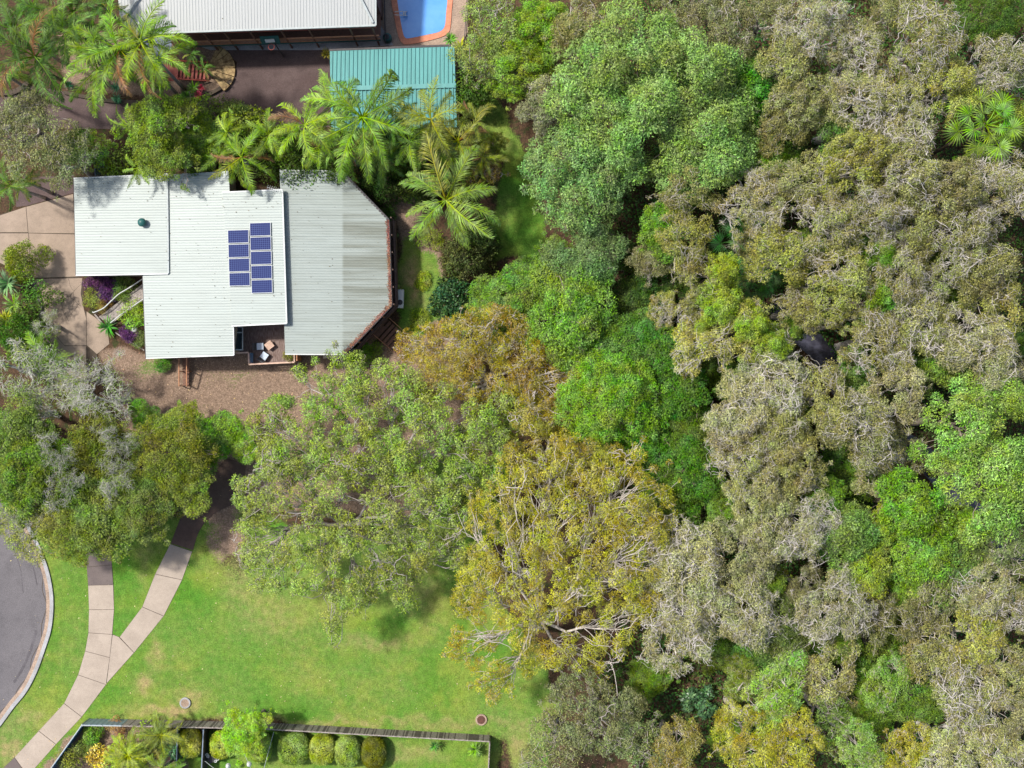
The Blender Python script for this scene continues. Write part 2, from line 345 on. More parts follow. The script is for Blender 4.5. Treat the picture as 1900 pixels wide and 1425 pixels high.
M_STAIN = conc_mat('oil_stained_asphalt', (.085, .078, .084), (.13, .12, .128), .7, 18, .4)
strip('road_stain', [(48, 1010), (58, 1035), (66, 1065), (70, 1085)], 0, 2.2, .0135, .0135, M_STAIN); strip('road_stain', [(28, 1020), (40, 1060), (44, 1100)], 0, 1.6, .0135, .0135, M_STAIN)
strip('road_patch', smooth_line([(70, 1170), (60, 1205), (46, 1238), (28, 1268)]), 0, 5, .0132, .0132, M_STAIN)
# footpath slabs
def gap(poly, g=.6):
    c = np.mean(poly, 0); return [tuple(np.array(p) + (c - p) / np.linalg.norm(c - p) * g) for p in poly]
Lf = [(158, 1019), (161, 1052), (163.5, 1086), (165, 1131), (164, 1174), (158, 1208), (145, 1252), (119, 1305), (72, 1356), (27, 1405), (-20, 1450)]
Rf = [(205, 1013), (208, 1048), (210.5, 1085), (212, 1131), (208.5, 1177), (204, 1220), (197, 1270), (152, 1330), (104, 1381), (52, 1440), (5, 1495)]
slabs = []; mi = []
for i in range(len(Lf) - 1):
    slabs.append(gap([Lf[i], Rf[i], Rf[i + 1], Lf[i + 1]])); mi.append(1 if i < 2 else (1 if i == 9 else 0))
slabs.append(gap([(209, 1177), (220, 1181), (249, 1211), (198, 1268)])); mi.append(0)
L2 = [(222, 1182), (264, 1126), (288, 1065), (316, 1009)]; R2 = [(249, 1211), (304, 1143), (338, 1076), (357, 1023)]
for i in range(3): slabs.append(gap([L2[i], R2[i], R2[i + 1], L2[i + 1]])); mi.append(0)
LL = smooth_line([(317, 1008), (333, 966), (345, 940), (378, 912), (395, 880), (420, 850)], 3); RR = smooth_line([(358, 1021), (370, 985), (395, 955), (440, 930), (450, 900), (458, 860)], 3)
for i in range(len(LL) - 1): slabs.append([tuple(LL[i]), tuple(RR[i]), tuple(RR[i + 1]), tuple(LL[i + 1])]); mi.append(2)
sheet('footpath', slabs, [M_PATH, M_PATHG, M_PATHD], .03, .06, mis=mi)
sheet('footpath_base', [[Lf[i], Rf[i], Rf[i + 1], Lf[i + 1]] for i in range(len(Lf) - 1)] + [[L2[i], R2[i], R2[i + 1], L2[i + 1]] for i in range(3)] + [[(209, 1177), (222, 1182), (249, 1211), (198, 1268)]], M_JOINT, .008, .03)

# main driveway: concrete panels with joints and cracks
dr = [[(-60, 402), (0, 400), (48, 384), (52, 431), (-60, 431)], [(49, 384), (136, 360), (139, 433), (53, 432)], [(-60, 433), (53, 433), (57, 516), (40, 506), (-60, 460)],
      [(54, 433), (139, 435), (142, 513), (58, 516)], [(59, 518), (153, 516), (150, 545), (156, 575), (160, 590), (160, 641), (120, 641), (84, 600), (74, 545)], [(161, 578), (188, 597), (200, 612), (203, 638), (180, 657), (161, 640), (161, 600)], [(84, 602), (120, 642), (160, 642), (160, 720), (110, 720), (60, 640)]]
sheet('driveway', dr, M_CONC, .03, .06)
sheet('driveway_base', [[(-60, 400), (0, 398), (136, 360), (142, 513), (153, 516), (156, 575), (188, 596), (203, 638), (180, 657), (160, 720), (60, 700), (74, 545), (40, 506), (-60, 460)]], M_JOINT, .008, .03)
mb = MB(); rr_ = random.Random(3)
for a in ([(100, 525), (108, 540), (113, 560), (118, 580), (128, 597)], [(127, 518), (130, 530), (137, 540), (136, 560), (133, 585)], [(80, 563), (95, 563), (113, 558), (130, 548), (150, 528)], [(118, 545), (135, 555), (150, 568)], [(76, 540), (90, 530), (102, 522)], [(126, 588), (138, 575), (147, 563)]):
    pts = []
    for p, q in zip(a[:-1], a[1:]):
        for k in range(3): u = k / 3; pts.append((p[0] + (q[0] - p[0]) * u + rr_.uniform(-1, 1), p[1] + (q[1] - p[1]) * u + rr_.uniform(-1, 1)))
    pts.append(a[-1])
    for p, q in zip(pts[:-1], pts[1:]): A = W(*p, .032); B = W(*q, .032); mb.bar(A, B, .022, .004)
mb.build('driveway_crack', M_JOINT)['kind'] = 'structure'
# neighbour driveway
sheet('neighbour_driveway', [[(-60, 180), (60, 160), (110, 168), (190, 183), (290, 188), (345, 186), (400, 165), (436, 140), (440, 115), (400, 84), (590, 84), (612, 84), (613, 235), (520, 245), (380, 240), (-60, 238)]], M_DRIVE, .012, .04)
sheet('side_path', [[(30, 330), (137, 325), (137, 358), (50, 382), (30, 384)]], M_DRIVE, .014, .04)

# ------------------------------------------------------------------ roofs and houses
def roof_part(parent, poly, za, zb, axis, mat, name='roof', ribs=.21, rh=.018, th=.10, label=None, fascia=M_TRIM, rib_w=.05):
    """poly in photo px; height goes linearly along axis from za (min) to zb (max)"""
    ai = 0 if axis == 'x' else 1
    vals = [p[ai] for p in poly]; lo, hi = min(vals), max(vals)
    def zf(p): return za + (zb - za) * (p[ai] - lo) / (hi - lo)
    pw = [W(p[0], p[1], zf(p)) for p in poly]
    xa = np.array([[p[ai], 1] for p in pw]); co = np.linalg.lstsq(xa, np.array([p[2] for p in pw]), rcond=None)[0]
    Z = lambda v: co[0] * v + co[1]
    xy = [(p[0], p[1]) for p in pw]
    mb = MB(); zz = [Z(p[ai]) for p in pw]; mb.prism(xy, [z - th for z in zz], zz)
    o = mb.build(name, mat, parent, label=label)
    if ribs:
        rb = MB(); bi = 1 - ai; ys = [p[bi] for p in xy]; y = min(ys) + ribs * .6; n = len(xy); rb_k = 0
        while y < max(ys) - .05:
            xs = []
            for i in range(n):
                p, q = xy[i], xy[(i + 1) % n]
                if (p[bi] > y) != (q[bi] > y): xs.append(p[ai] + (q[ai] - p[ai]) * (y - p[bi]) / (q[bi] - p[bi]))
            xs.sort()
            for a, b_ in zip(xs[::2], xs[1::2]):
                a += .03; b_ -= .03
                if b_ - a < .2: continue
                lap = (axis == 'x' and rb_k % 4 == 0); w2 = rib_w / 2; rh_ = rh * (1.7 if lap else 1); pts = []
                prof = ((-w2 * 1.8, 0), (-w2 * .7, rh_), (w2 * .7, rh_), (w2 * 1.8, 0))
                for e in (a, b_):
                    for dy, dz in prof:
                        v = [0, 0, Z(e) + dz + .001]; v[ai] = e; v[bi] = y + dy; pts.append(v)
                f = [(0, 4, 5, 1), (1, 5, 6, 2), (2, 6, 7, 3), (0, 1, 2, 3), (7, 6, 5, 4)]
                if ai: f = [tuple(reversed(q)) for q in f]
                rb.add(pts, f)
            y += ribs; rb_k += 1
        ro = rb.build('roof_rib', mat, o)
    return o, xy, Z
def fbar(mb, a, b, w, h, mi=0): mb.bar(a, b, w, h, mi)

house = empty('main_house', W(400, 480, 0), 'large low house with pale mint metal roofs, corner deck and solar panels', 'house')
r1, xy1, Z1 = roof_part(house, [(137, 331), (312, 323), (312, 508), (141, 511)], 3.35, 3.75, 'x', M_ROOF, label='flat pale west roof with the round vent')
r2, xy2, Z2 = roof_part(house, [(301, 325), (424, 317), (426, 357), (413, 358), (433, 604), (434, 659), (271, 665), (265, 509), (301, 508)], 3.45, 4.05, 'x', M_ROOF, label='wide middle roof stained with black streaks at its west edge')
r3, xy3, Z3 = roof_part(house, [(412, 357), (524, 352), (532, 600), (430, 605)], 4.12, 4.5, 'x', M_ROOF, label='highest roof carrying the solar panels')
r4, xy4, Z4 = roof_part(house, [(519, 316), (606, 317), (640, 324), (721, 408), (726, 567), (639, 658), (529, 657)], 4.0, 3.6, 'x', M_ROOFE, label='east roof with angled corners and grimy outer half')
# trims along edges
def trim(parent, xy, Z, seg, mat, w=.1, h=.14, name='gutter', dz=0.0, axis=0):
    mb = MB()
    for i in seg:
        p, q = xy[i], xy[(i + 1) % len(xy)]; a = (p[0], p[1], Z(p[axis]) - .05 + dz); b_ = (q[0], q[1], Z(q[axis]) - .05 + dz); mb.bar(a, b_, w, h)
    return mb.build(name, mat, parent)
trim(r1, xy1, Z1, [0, 2], M_WHITE, .1, .16); trim(r1, xy1, Z1, [3], M_GUT, .12, .10, 'gutter', -.04)
trim(r2, xy2, Z2, [5, 4], M_WHITE, .08, .14); trim(r2, xy2, Z2, [6], M_GUT, .12, .1); trim(r3, xy3, Z3, [0, 1, 2], M_WHITE, .1, .18)
trim(r4, xy4, Z4, [0, 1], M_WHITE, .1, .16); trim(r4, xy4, Z4, [5], M_WHITE, .1, .16)
trim(r4, xy4, Z4, [2, 3, 4], M_GUT, .18, .12)
# ridge caps and lap seams along the sheets
mb = MB()
for s in (1,):
    p, q = W(310, 325, 3.8), W(312, 507, 3.8); mb.bar((p[0], p[1], 3.74), (q[0], q[1], 3.74), .12, .05)
mb.build('flashing', M_TRIM, r2)
def walls(parent, poly, z1, mat, name='wall', t=.15, z0=0):
    pw = [W(p[0], p[1], z1 - .2)[:2] for p in poly]; mb = MB(); n = len(pw)
    for i in range(n):
        a, b_ = pw[i], pw[(i + 1) % n]; d = b_ - a; L = np.linalg.norm(d); nrm = np.array([-d[1], d[0]]) / L * t / 2
        mb.prism([a - nrm, b_ - nrm * .98, b_ + nrm * .98, a + nrm], z0, z1)
    return mb.build(name, mat, parent)
walls(house, [(142, 336), (300, 330), (300, 503), (146, 506)], 3.3, M_WALL)
walls(house, [(300, 330), (418, 324), (420, 360), (518, 358), (524, 596), (437, 600), (431, 652), (277, 658), (272, 514), (300, 508)], 3.35, M_WALL)
walls(house, [(440, 364), (518, 360), (524, 594), (440, 597)], 4.05, M_WALL, z0=3.3)
walls(house, [(523, 322), (632, 324), (715, 411), (720, 563), (637, 650), (533, 650)], 3.5, M_WALLD)
# verandah skirt beams showing below the east eaves
mb = MB()
e = [W(*p, 1.2) for p in ((722, 409), (733, 411), (738, 568), (652, 662))]
for a, b_ in ((e[1], e[2]), (e[2], e[3])):
    mb.bar(a, b_, .12, .9); mb.bar((a[0], a[1], 2.5), (b_[0], b_[1], 2.5), .08, .12)
mb.build('verandah_rail', M_WALLD, house)
mb = MB(); mb.prism([W(*p, .8)[:2] for p in ((723, 409), (733, 411), (738, 568), (652, 662), (635, 655), (718, 566))], .7, .8); mb.build('verandah_floor', M_DECK, house)
for k in range(6):
    a = e[1] + (e[2] - e[1]) * k / 5; MB().box((a[0] - .1, a[1], 1.8), (.1, .1, 3.4)).build('verandah_post', M_WALLD, house)
for k in range(1, 4):
    a = e[2] + (e[3] - e[2]) * k / 4; MB().box((a[0] - .1, a[1] + .1, 1.8), (.1, .1, 3.4)).build('verandah_post', M_TAN, house)
# roof vent
v = W(264, 413, 3.9); mb = MB(); mb.lathe((v[0], v[1], Z1(v[0])), [(.2, 0), (.2, .18), (.3, .22), (.34, .36), (.30, .5), (.15, .6), (.02, .62)], 20)
mb.build('roof_vent', M_GREENM, r1, smooth=True)
# deck
dk = MB(); zd = .9
cor = [(434, 600), (533, 600), (533, 655), (548, 656), (548, 672), (463, 675), (462, 654), (434, 655)]
x0, x1 = W(434, 0, zd)[0], W(548, 0, zd)[0]; x = x0; pw = [W(*c, zd)[:2] for c in cor]
while x < x1:
    ys = []
    for i in range(len(pw)):
        p, q = pw[i], pw[(i + 1) % len(pw)]
        if (p[0] > x + .05) != (q[0] > x + .05): ys.append(p[1] + (q[1] - p[1]) * (x + .05 - p[0]) / (q[0] - p[0]))
    if len(ys) >= 2: dk.box((x + .05, (min(ys) + max(ys)) / 2, zd - .02), (.092, max(ys) - min(ys), .04))
    x += .1
dk.build('deck_floor', M_DECK, house)
mb = MB(); rl = [W(*c, 1.9) for c in ((438, 655), (461, 654), (462, 676), (546, 672), (546, 657))]
for a, b_ in zip(rl[:-1], rl[1:]):
    mb.bar(a, b_, .12, .06); mb.bar((a[0], a[1], 1.0), (b_[0], b_[1], 1.0), .06, .08); L = np.linalg.norm(b_ - a); n = int(L / .13)
    for k in range(n): c = a + (b_ - a) * (k + .5) / n; mb.box((c[0], c[1], 1.45), (.03, .03, .9))
mb.build('deck_railing', M_RAIL, house)
mb = MB()
for c in ((548, 660), (552, 664)): a = W(*c, 1.3); mb.box((a[0], a[1], .9), (.14, .5, 1.8))
mb.build('deck_post', M_TAN, house)
g0 = W(437, 607, 2.6); g1 = W(450, 648, 2.6); mb = MB(); mb.prism([W(437, 608, 2.6)[:2], W(449, 608, 2.6)[:2], W(449, 648, 2.6)[:2], W(437, 648, 2.6)[:2]], 2.5, 2.6)
sk = mb.build('skylight', M_GLASS, house)
mb = MB()
for y in (607, 617, 649): a = W(436, y, 2.64); b_ = W(450, y, 2.64); mb.bar(a, b_, .09, .07)
a = W(450.3, 606, 2.64); b_ = W(450.3, 650, 2.64); mb.bar(a, b_, .07, .07); mb.build('frame', M_TRIM, sk)
mb = MB(); a = W(610, 661, 2.9); mb.prism([W(*p, 2.9)[:2] for p in ((599, 655), (622, 655), (625, 664), (600, 665))], 2.82, 2.9); mb.build('window_awning', M_WALL, house)
mb = MB()
for c in ((644, 654), (655, 652)): a = W(*c, 2.2); mb.box((a[0], a[1], 1.2), (.5, .25, 2.4), rz=R(35))
mb.build('wall_corner', M_WALL, house)
# SE stair landing and steps
st = empty('timber_stairs', W(710, 630, 0), 'brown timber landing and steps at the southeast corner of the main house', 'stairs')
d = np.array([-1, 1]) / math.sqrt(2)
mb = MB()
for k in range(9):
    c = W(694, 612, .75) + np.array([.0, .0, 0]); off = k * .145
    mb.box((c[0] - .55 + off * .72, c[1] + .42 - off * .72 - .1, .76), (1.9, .13, .04), rz=R(47))
mb.build('landing', M_TIMB, st)
for k in range(8):
    c = W(705 + k * 6.2, 607 + k * 5.2, .7 - k * .08)
    MB().box((c[0], c[1], .70 - k * .08), (.25, 1.75, .04), rz=R(-42)).build('step', M_TIMB, st)
mb = MB(); mb.bar(W(722, 590, .9), W(758, 622, .3), .05, .1); mb.bar(W(690, 618, .9), W(727, 650, .3), .05, .1); mb.build('stringer', M_TAN, st)
# carport side gate (dark slatted)
sg = empty('side_gate', W(183, 305, 0), 'narrow dark blue-green slatted gate north of the carport roof', 'gate')
mb = MB()
for k in range(8): mb.bar(W(176 + k * 1.9, 286, 1.3), W(178 + k * 1.9, 324, 1.3), .045, .05)
mb.build('slats', M_GREENM, sg)
mb = MB(); mb.bar(W(174.5, 284, 1.35), W(177, 326, 1.35), .07, .1); mb.bar(W(191, 284, 1.35), W(193, 326, 1.35), .07, .1); mb.bar(W(174.5, 284, 1.35), W(191, 284, 1.35), .07, .1)
for c in ((176, 286), (191, 286), (178, 324), (193, 324)): a = W(*c, 1.3); mb.box((a[0], a[1], .65), (.07, .07, 1.3))
mb.build('frame', M_BLUEG, sg)

# solar panels
def make_panel(label, px, py, w=1.70, h=1.06, first=[None]):
    z = None; x, y, _ = W(px, py, 4.45); z = Z3(x) + .12
    if first[0] is None:
        e_ = empty('solar_panel', (x, y, z), label, 'solar panel', 'solar panels on the highest roof')
        mb = MB(); mb.box((0, 0, 0), (w - .05, h - .05, .03)); me = mb.mesh('cells', [M_PV]); child('cells', me, e_)
        mb = MB()
        for sx in (-1, 1): mb.box((sx * (w / 2 - .02), 0, .004), (.03, h, .05))
        for sy in (-1, 1): mb.box((0, sy * (h / 2 - .02), .004), (w - .06, .03, .05))
        child('frame', mb.mesh('frame', M_WHITE), e_)
        mb = MB()
        for sy in (-1, 1): mb.box((0, sy * h * .3, -.045), (w, .04, .05))
        child('rail', mb.mesh('rail', M_TRIM), e_); first[0] = e_
    else:
        s = first[0]; e_ = s.copy(); COL.objects.link(e_); e_['label'] = label; e_.location = (x, y, z)
        for c in s.children: k = c.copy(); COL.objects.link(k); k.parent = e_
    e_.rotation_euler = (0, math.atan2(-(Z3(1) - Z3(0)), 1), R(1.2))
    return e_
m, t, b = newmat('solar_cells', .5, .08); M_PV = m
tc = N(t, 'ShaderNodeTexCoord'); sp_ = N(t, 'ShaderNodeSeparateXYZ'); t.links.new(tc.outputs['Object'], sp_.inputs[0])
def cell(o_, s):
    a = N(t, 'ShaderNodeMath', operation='MULTIPLY', i_1=1 / s); t.links.new(o_, a.inputs[0]); f = N(t, 'ShaderNodeMath', operation='FRACT'); t.links.new(a.outputs[0], f.inputs[0])
    g_ = N(t, 'ShaderNodeMath', operation='SUBTRACT', i_1=.5); t.links.new(f.outputs[0], g_.inputs[0]); h_ = N(t, 'ShaderNodeMath', operation='ABSOLUTE'); t.links.new(g_.outputs[0], h_.inputs[0]); return ramp(t, h_.outputs[0], .36, .46)
mxn = N(t, 'ShaderNodeMath', operation='MAXIMUM'); t.links.new(cell(sp_.outputs[0], .156), mxn.inputs[0]); t.links.new(cell(sp_.outputs[1], .156), mxn.inputs[1])
t.links.new(mixc(t, mxn.outputs[0], (.010, .016, .085), (.055, .085, .22)), b.inputs['Base Color'])
names = ['topmost', 'second', 'third', 'lowest']
for k in range(4): make_panel(f'blue solar panel, {names[k]} of the four in the left column', 441.5 + k * .9, 438.5 + k * 26.5)
names = ['topmost', 'second from the top', 'middle', 'second from the bottom', 'lowest']
for k in range(5): make_panel(f'blue solar panel, {names[k]} of the five in the right column', 483 + k * .8, 425.5 + k * 26.5)

an = MB(); a0 = W(507, 345, 4.9); an.tube([(a0[0], a0[1] - .3, 4.1), (a0[0], a0[1] - .3, 4.9)], .02, 6); an.bar((a0[0] - .5, a0[1] - .1, 4.9), (a0[0] + .6, a0[1] - .4, 4.9), .02, .02)
for k in range(7): c_ = (a0[0] - .45 + k * .16, a0[1] - .12 - k * .044); an.bar((c_[0] - .06, c_[1] - .2, 4.9), (c_[0] + .06, c_[1] + .2, 4.9), .014, .014)
an.build('television_aerial', M_WHITE, house)
# deck furniture
def chair(px, py, rz, label, first=[None]):
    loc = W(px, py, zd)
    if first[0] is None:
        e_ = empty('lounge_chair', loc, label, 'chair', 'low cushioned chairs on the deck', rz)
        child('seat', MB().box((0, 0, .3), (.62, .62, .08)).mesh('seat', M_WICK), e_)
        child('cushion', MB().box((.03, 0, .39), (.54, .54, .1)).mesh('cushion', M_CUSH), e_)
        mb = MB(); mb.box((-.42, 0, .52), (.08, .62, .45), rot=Euler((0, -.35, 0)).to_matrix()); child('backrest', mb.mesh('backrest', M_WICK), e_)
        for sx in (-1, 1):
            for sy in (-1, 1): child('leg', MB().box((sx * .27, sy * .27, .13), (.05, .05, .26)).mesh('leg', M_WICK), e_)
        first[0] = e_
    else:
        s = first[0]; e_ = s.copy(); COL.objects.link(e_); e_['label'] = label; e_.location = loc; e_.rotation_euler.z = rz
        for c in s.children: k = c.copy(); COL.objects.link(k); k.parent = e_
chair(484, 643, R(3), 'dark wicker chair with pale blue cushion, left of the pink table')
chair(492, 661, R(55), 'dark wicker chair with pale cushion turned diagonally near the deck railing')
e_ = empty('side_table', W(501.5, 641, zd), 'small square pinkish slatted wooden table on the deck', 'table', rz=R(38))
mb = MB()
for k in range(6): mb.box((0, -.25 + k * .1, .42), (.62, .085, .03))
child('table_top', mb.mesh('table_top', M_RAIL), e_)
for sx in (-1, 1):
    for sy in (-1, 1): child('leg', MB().box((sx * .26, sy * .24, .2), (.04, .04, .4)).mesh('leg', M_RAIL), e_)
e_ = empty('storage_bench', W(467, 664, zd), 'narrow blue-grey bench box inside the deck railing', 'bench')
mb = MB(); mb.box((0, 0, .2), (.34, .75, .36)); child('box', mb.mesh('box', M_BLUEG), e_); child('lid', MB().box((0, 0, .41), (.38, .8, .04)).mesh('lid', M_BLUEF), e_)
# fire pit of woven rusty iron
e_ = empty('fire_pit', W(556, 686, 0), 'round dark rusty fire pit on the dirt beside the deck corner', 'fire pit')
mb = MB(); n = 18
for zz, rr in ((.05, .38), (.22, .44), (.4, .46)): mb.tube([(rr * math.cos(a * math.tau / n), rr * math.sin(a * math.tau / n), zz) for a in range(n + 1)], .022, 5)
for a in range(n): mb.tube([(.38 * math.cos(a * math.tau / n), .38 * math.sin(a * math.tau / n), .03), (.46 * math.cos(a * math.tau / n), .46 * math.sin(a * math.tau / n), .42)], .014, 4)
child('basket', mb.mesh('basket', M_BRASS), e_); child('bowl', MB().lathe((0, 0, 0), [(.36, .02), (.42, .3), (.38, .3), (.3, .1), (.02, .1)], 20).mesh('bowl', M_BLACK), e_)
# heat pump / white unit beside east wall
e_ = empty('air_conditioner', W(745, 556, 0), 'white air conditioning unit with dark round fan on the east side of the house', 'air conditioner', rz=R(-2))
mb = MB(); mb.box((0, 0, .9), (.55, 1.5, .5)); child('cabinet', mb.mesh('cabinet', M_WHITE), e_)
child('fan', MB().lathe((0, -.3, 1.15), [(.2, 0), (.22, .03), (.12, .05), (.1, .02), (.02, .02)], 18).mesh('fan', M_BLACK), e_)
mb = MB()
for sy in (-1, 1): mb.box((0, sy * .5, .32), (.4, .1, .64))
child('stand', mb.mesh('stand', M_BLACK), e_)
# entry ramp with white rails
e_ = empty('entry_boardwalk', W(228, 568, 0), 'grey weathered timber boardwalk leading to the house between garden beds', 'boardwalk')
A = W(183, 588, .25); B = W(268, 524, .6); A2 = W(204, 603, .25); B2 = W(268, 556, .6); mb = MB()
for k in range(7):
    u0 = k / 7; u1 = (k + .93) / 7
    p = [A + (A2 - A) * u0, A + (A2 - A) * u1, B + (B2 - B) * u1, B + (B2 - B) * u0]; mb.prism([q[:2] for q in p], [q[2] - .06 for q in p], [q[2] for q in p])
mb.build('boards', M_GREYT, e_)
mb = MB(); pts = smooth_line([tuple(W(*p, 1.2)) for p in ((171, 580), (190, 572), (206, 558), (221, 545), (240, 534), (266, 517))], 4); mb.tube([(p[0], p[1], 1.0 + .3 * i / len(pts)) for i, p in enumerate(pts)], .045, 7); mb.build('handrail', M_WHITE, e_)
mb = MB(); mb.tube([W(205, 599, 1.1), W(225, 583, 1.2), W(267, 554, 1.4)], .04, 7); mb.build('handrail', M_WHITE, e_)
for c in ((172, 579), (206, 558), (240, 534), (206, 598), (236, 575)): a = W(*c, 1.0); MB().box((a[0], a[1], .5), (.06, .06, 1.1)).build('post', M_WHITE, e_)
MB().bar(W(176, 583, .1), W(191, 601, .1), .12, .14).build('threshold', M_GREYT, e_)
# garden edging, ball lamp
mb = MB(); mb.bar(W(214, 617, .12), W(268, 650, .12), .1, .2); reg(mb.build('garden_edging', M_GREYT), 'thin grey timber edging along the triangular front garden bed', 'edging')
mb = MB(); pts = smooth_line([(45, 506), (60, 522), (70, 545), (76, 572), (76, 600)], 3)
for p, q in zip(pts[:-1], pts[1:]): mb.bar(W(*p, .12), W(*q, .12), .28, .26)
reg(mb.build('planter_edge', M_GUT), 'curved dark edging wall of the garden bed beside the driveway', 'garden wall')
e_ = empty('globe_lamp', W(254, 612, 0), 'round white globe garden light among purple plants', 'lamp')
child('globe', MB().lathe((0, 0, .6), [(.03, -.22), (.14, -.18), (.22, -.06), (.24, .04), (.19, .15), (.1, .21), (.01, .23)], 16).mesh('globe', M_WHITE, True), e_); child('post', MB().tube([(0, 0, 0), (0, 0, .4)], .04, 8).mesh('post', M_BLACK), e_)
# timber gangway steps south of the house
def gangway(c0, c1, w, n, label, z0, z1):
    e_ = empty('garden_steps', W(*(np.array(c0) + np.array(c1)) / 2, 0), label, 'steps')
    for sx, mt in ((-w / 2, M_TAN), (w / 2, M_TAN)):
        a = W(*c0, z0); b_ = W(*c1, z1); mb = MB(); mb.bar((a[0] + sx, a[1], z0 + .9), (b_[0] + sx, b_[1], z1 + .9), .07, .09)
        for k in range(3): p = a + (b_ - a) * k / 2; mb.box((p[0] + sx, p[1], (p[2] + .9) / 2), (.07, .07, p[2] + .9))
        mb.build('handrail', mt, e_)
    for k in range(n):
        p = W(*c0, z0) + (W(*c1, z1) - W(*c0, z0)) * (k + .5) / n; MB().box((p[0], p[1], p[2]), (w - .1, .26, .04)).build('step', M_TIMB, e_)
gangway((345, 662), (345, 716), .62, 8, 'narrow brown timber steps with rails below the south edge of the roof', .8, .1)
gangway((346, 758), (345, 806), .5, 6, 'short timber steps half hidden by bushes at the far end of the dirt yard', .1, .1)

# ---------------- north neighbour house
nh = empty('neighbour_house', W(480, 20, 0), 'raised neighbour house with light grey metal roof and red balustrade verandah', 'house')
rn, xyn, Zn = roof_part(nh, [(214, -60), (696, -120), (697, 47), (560, 52), (240, 63), (222, 30)], 5.7, 5.0, 'y', M_ROOFN, ribs=.24, rh=.02)
trim(nh, xyn, Zn, [2, 3], M_TRIM, .14, .16, axis=1); trim(nh, xyn, Zn, [1], M_TRIM, .14, .16, axis=1)
mb = MB(); mb.bar(W(640, -60, 5.75), W(692, 42, 5.2), .16, .1); mb.bar(W(258, -10, 5.55), W(228, 40, 5.2), .16, .1); mb.build('hip_cap', M_TRIM, rn)
def NB(x, z, dy=0): # verandah line point, world
    p = W(x, 0, 5.0); t_ = (x - 240) / 457; py = 63 - 15 * t_
    q = W(x, py, 5.0); return np.array([q[0], q[1] - .05 + dy, z])
mb = MB(); a, b_ = NB(300, 0, .35), NB(697, 0, .35)
mb.prism([a[:2], b_[:2], b_[:2] + [0, 1.8], a[:2] + [0, 1.8]], 1.45, 1.6); mb.build('verandah_floor', M_TIMB, nh)
mb = MB(); a, b_ = NB(300, 0, 2.1), NB(697, 0, 2.1); mb.prism([a[:2], b_[:2], b_[:2] + [0, 6], a[:2] + [0, 6]], 0, 4.8); mb.build('wall', M_WALLD, nh)
mb = MB(); mb.bar(NB(300, 1.5), NB(697, 1.5), .1, .25); mb.build('floor_beam', M_GREENM, nh)
mb = MB(); mb.bar(NB(300, 2.7), NB(697, 2.7), .1, .07); mb.bar(NB(300, 1.75), NB(697, 1.75), .06, .06); n = 150
for k in range(n): a = NB(300 + 397 * (k + .5) / n, 2.2); mb.box(a, (.05, .04, .92))
mb.build('balustrade', M_TAN, nh)
mb = MB(); mb.bar(NB(300, 4.6, .1), NB(697, 4.6, .1), .1, .3); mb.build('fascia', M_RED, nh)
for x in (330, 375, 414, 462, 520, 572, 648, 690): a = NB(x, 2.4, .02); MB().box((a[0], a[1], 2.45), (.11, .11, 4.9)).build('verandah_post', M_TIMB, nh)
mb = MB(); mb.prism([W(*p)[:2] for p in ((300, 60), (705, 45), (730, 84), (590, 93), (390, 93))], -.02, .02); reg(mb.build('paving', M_KERB), kind='structure')
# east side paths by the pool
sheet('pool_paving', [[(699, -40), (870, -40), (868, 60), (848, 95), (735, 92), (722, 84), (700, 60)]], M_PAVE, .012, .05)
def pool_line(off):
    base = [(722, -60), (728, 0), (733, 38), (740, 68), (747, 78), (757, 80), (790, 74), (818, 67), (829, 60), (834, 48), (837, 20), (839, 0), (842, -60)]
    c = np.array([784, 0]); return [tuple(np.array(p) + (0, 0)) for p in base]
inn = smooth_line([(731, -60), (737, 0), (743, 38), (748, 62), (752, 70), (760, 71), (790, 65), (812, 60), (822, 54), (826, 44), (828, 20), (830, 0), (832, -60)], 4)
out = smooth_line([(721, -60), (726, 0), (733, 40), (740, 69), (747, 80), (758, 82), (792, 76), (820, 68), (832, 60), (836, 48), (838, 20), (840, 0), (842, -60)], 4)
pl = empty('swimming_pool', W(785, 20, 0), 'bright blue swimming pool with terracotta coping behind the teal shed', 'pool')
mb = MB(); vs = []; fs = []
for i, (p, q) in enumerate(zip(inn, out)):
    A = W(*p, .08); B = W(*q, .08); vs += [tuple(A), tuple(B), (A[0], A[1], -.02), (B[0], B[1], -.02)]
    if i: k = 4 * i; fs += [(k - 4, k - 3, k + 1, k), (k - 2, k - 4, k, k + 2), (k - 3, k - 1, k + 3, k + 1)]
mb.add(vs, fs); mb.build('coping', M_BRICK, pl)
m, t, b = newmat('pool_water', .06, .5); M_POOL = m
t.links.new(mixc(t, ramp(t, noise(t, .5, 3), .3, .7), (.09, .30, .72), (.16, .40, .80)), b.inputs['Base Color']); bump(t, b, noise(t, 3, 3), .15, .05)
mb = MB(); mb.prism([W(*p)[:2] for p in inn], 0, .035); mb.build('water', M_POOL, pl)
mb = MB()
for dy in (0, 7): mb.tube([W(731, 22 + dy * .8, .1), W(733, 22 + dy * .8, .8), W(745, 21 + dy, .85), W(754, 22 + dy, .4), W(755, 22 + dy, .05)], .035, 6)
for k in range(2): mb.bar(W(752 - 3 * k, 22, .35), W(752 - 3 * k, 29, .35), .08, .04)
mb.build('ladder', M_WHITE, pl)
e_ = empty('pool_pump', W(720, 74, 0), 'round green pool filter drum beside the pool paving', 'pool filter')
child('drum', MB().lathe((0, 0, 0), [(.32, 0), (.36, .2), (.36, .7), (.25, .85)], 18).mesh('drum', M_GREENM, True), e_); child('cap', MB().lathe((0, 0, .85), [(.2, 0), (.22, .06), (.1, .1), (.1, .02)], 14).mesh('cap', M_BLACK), e_)
mb = MB()
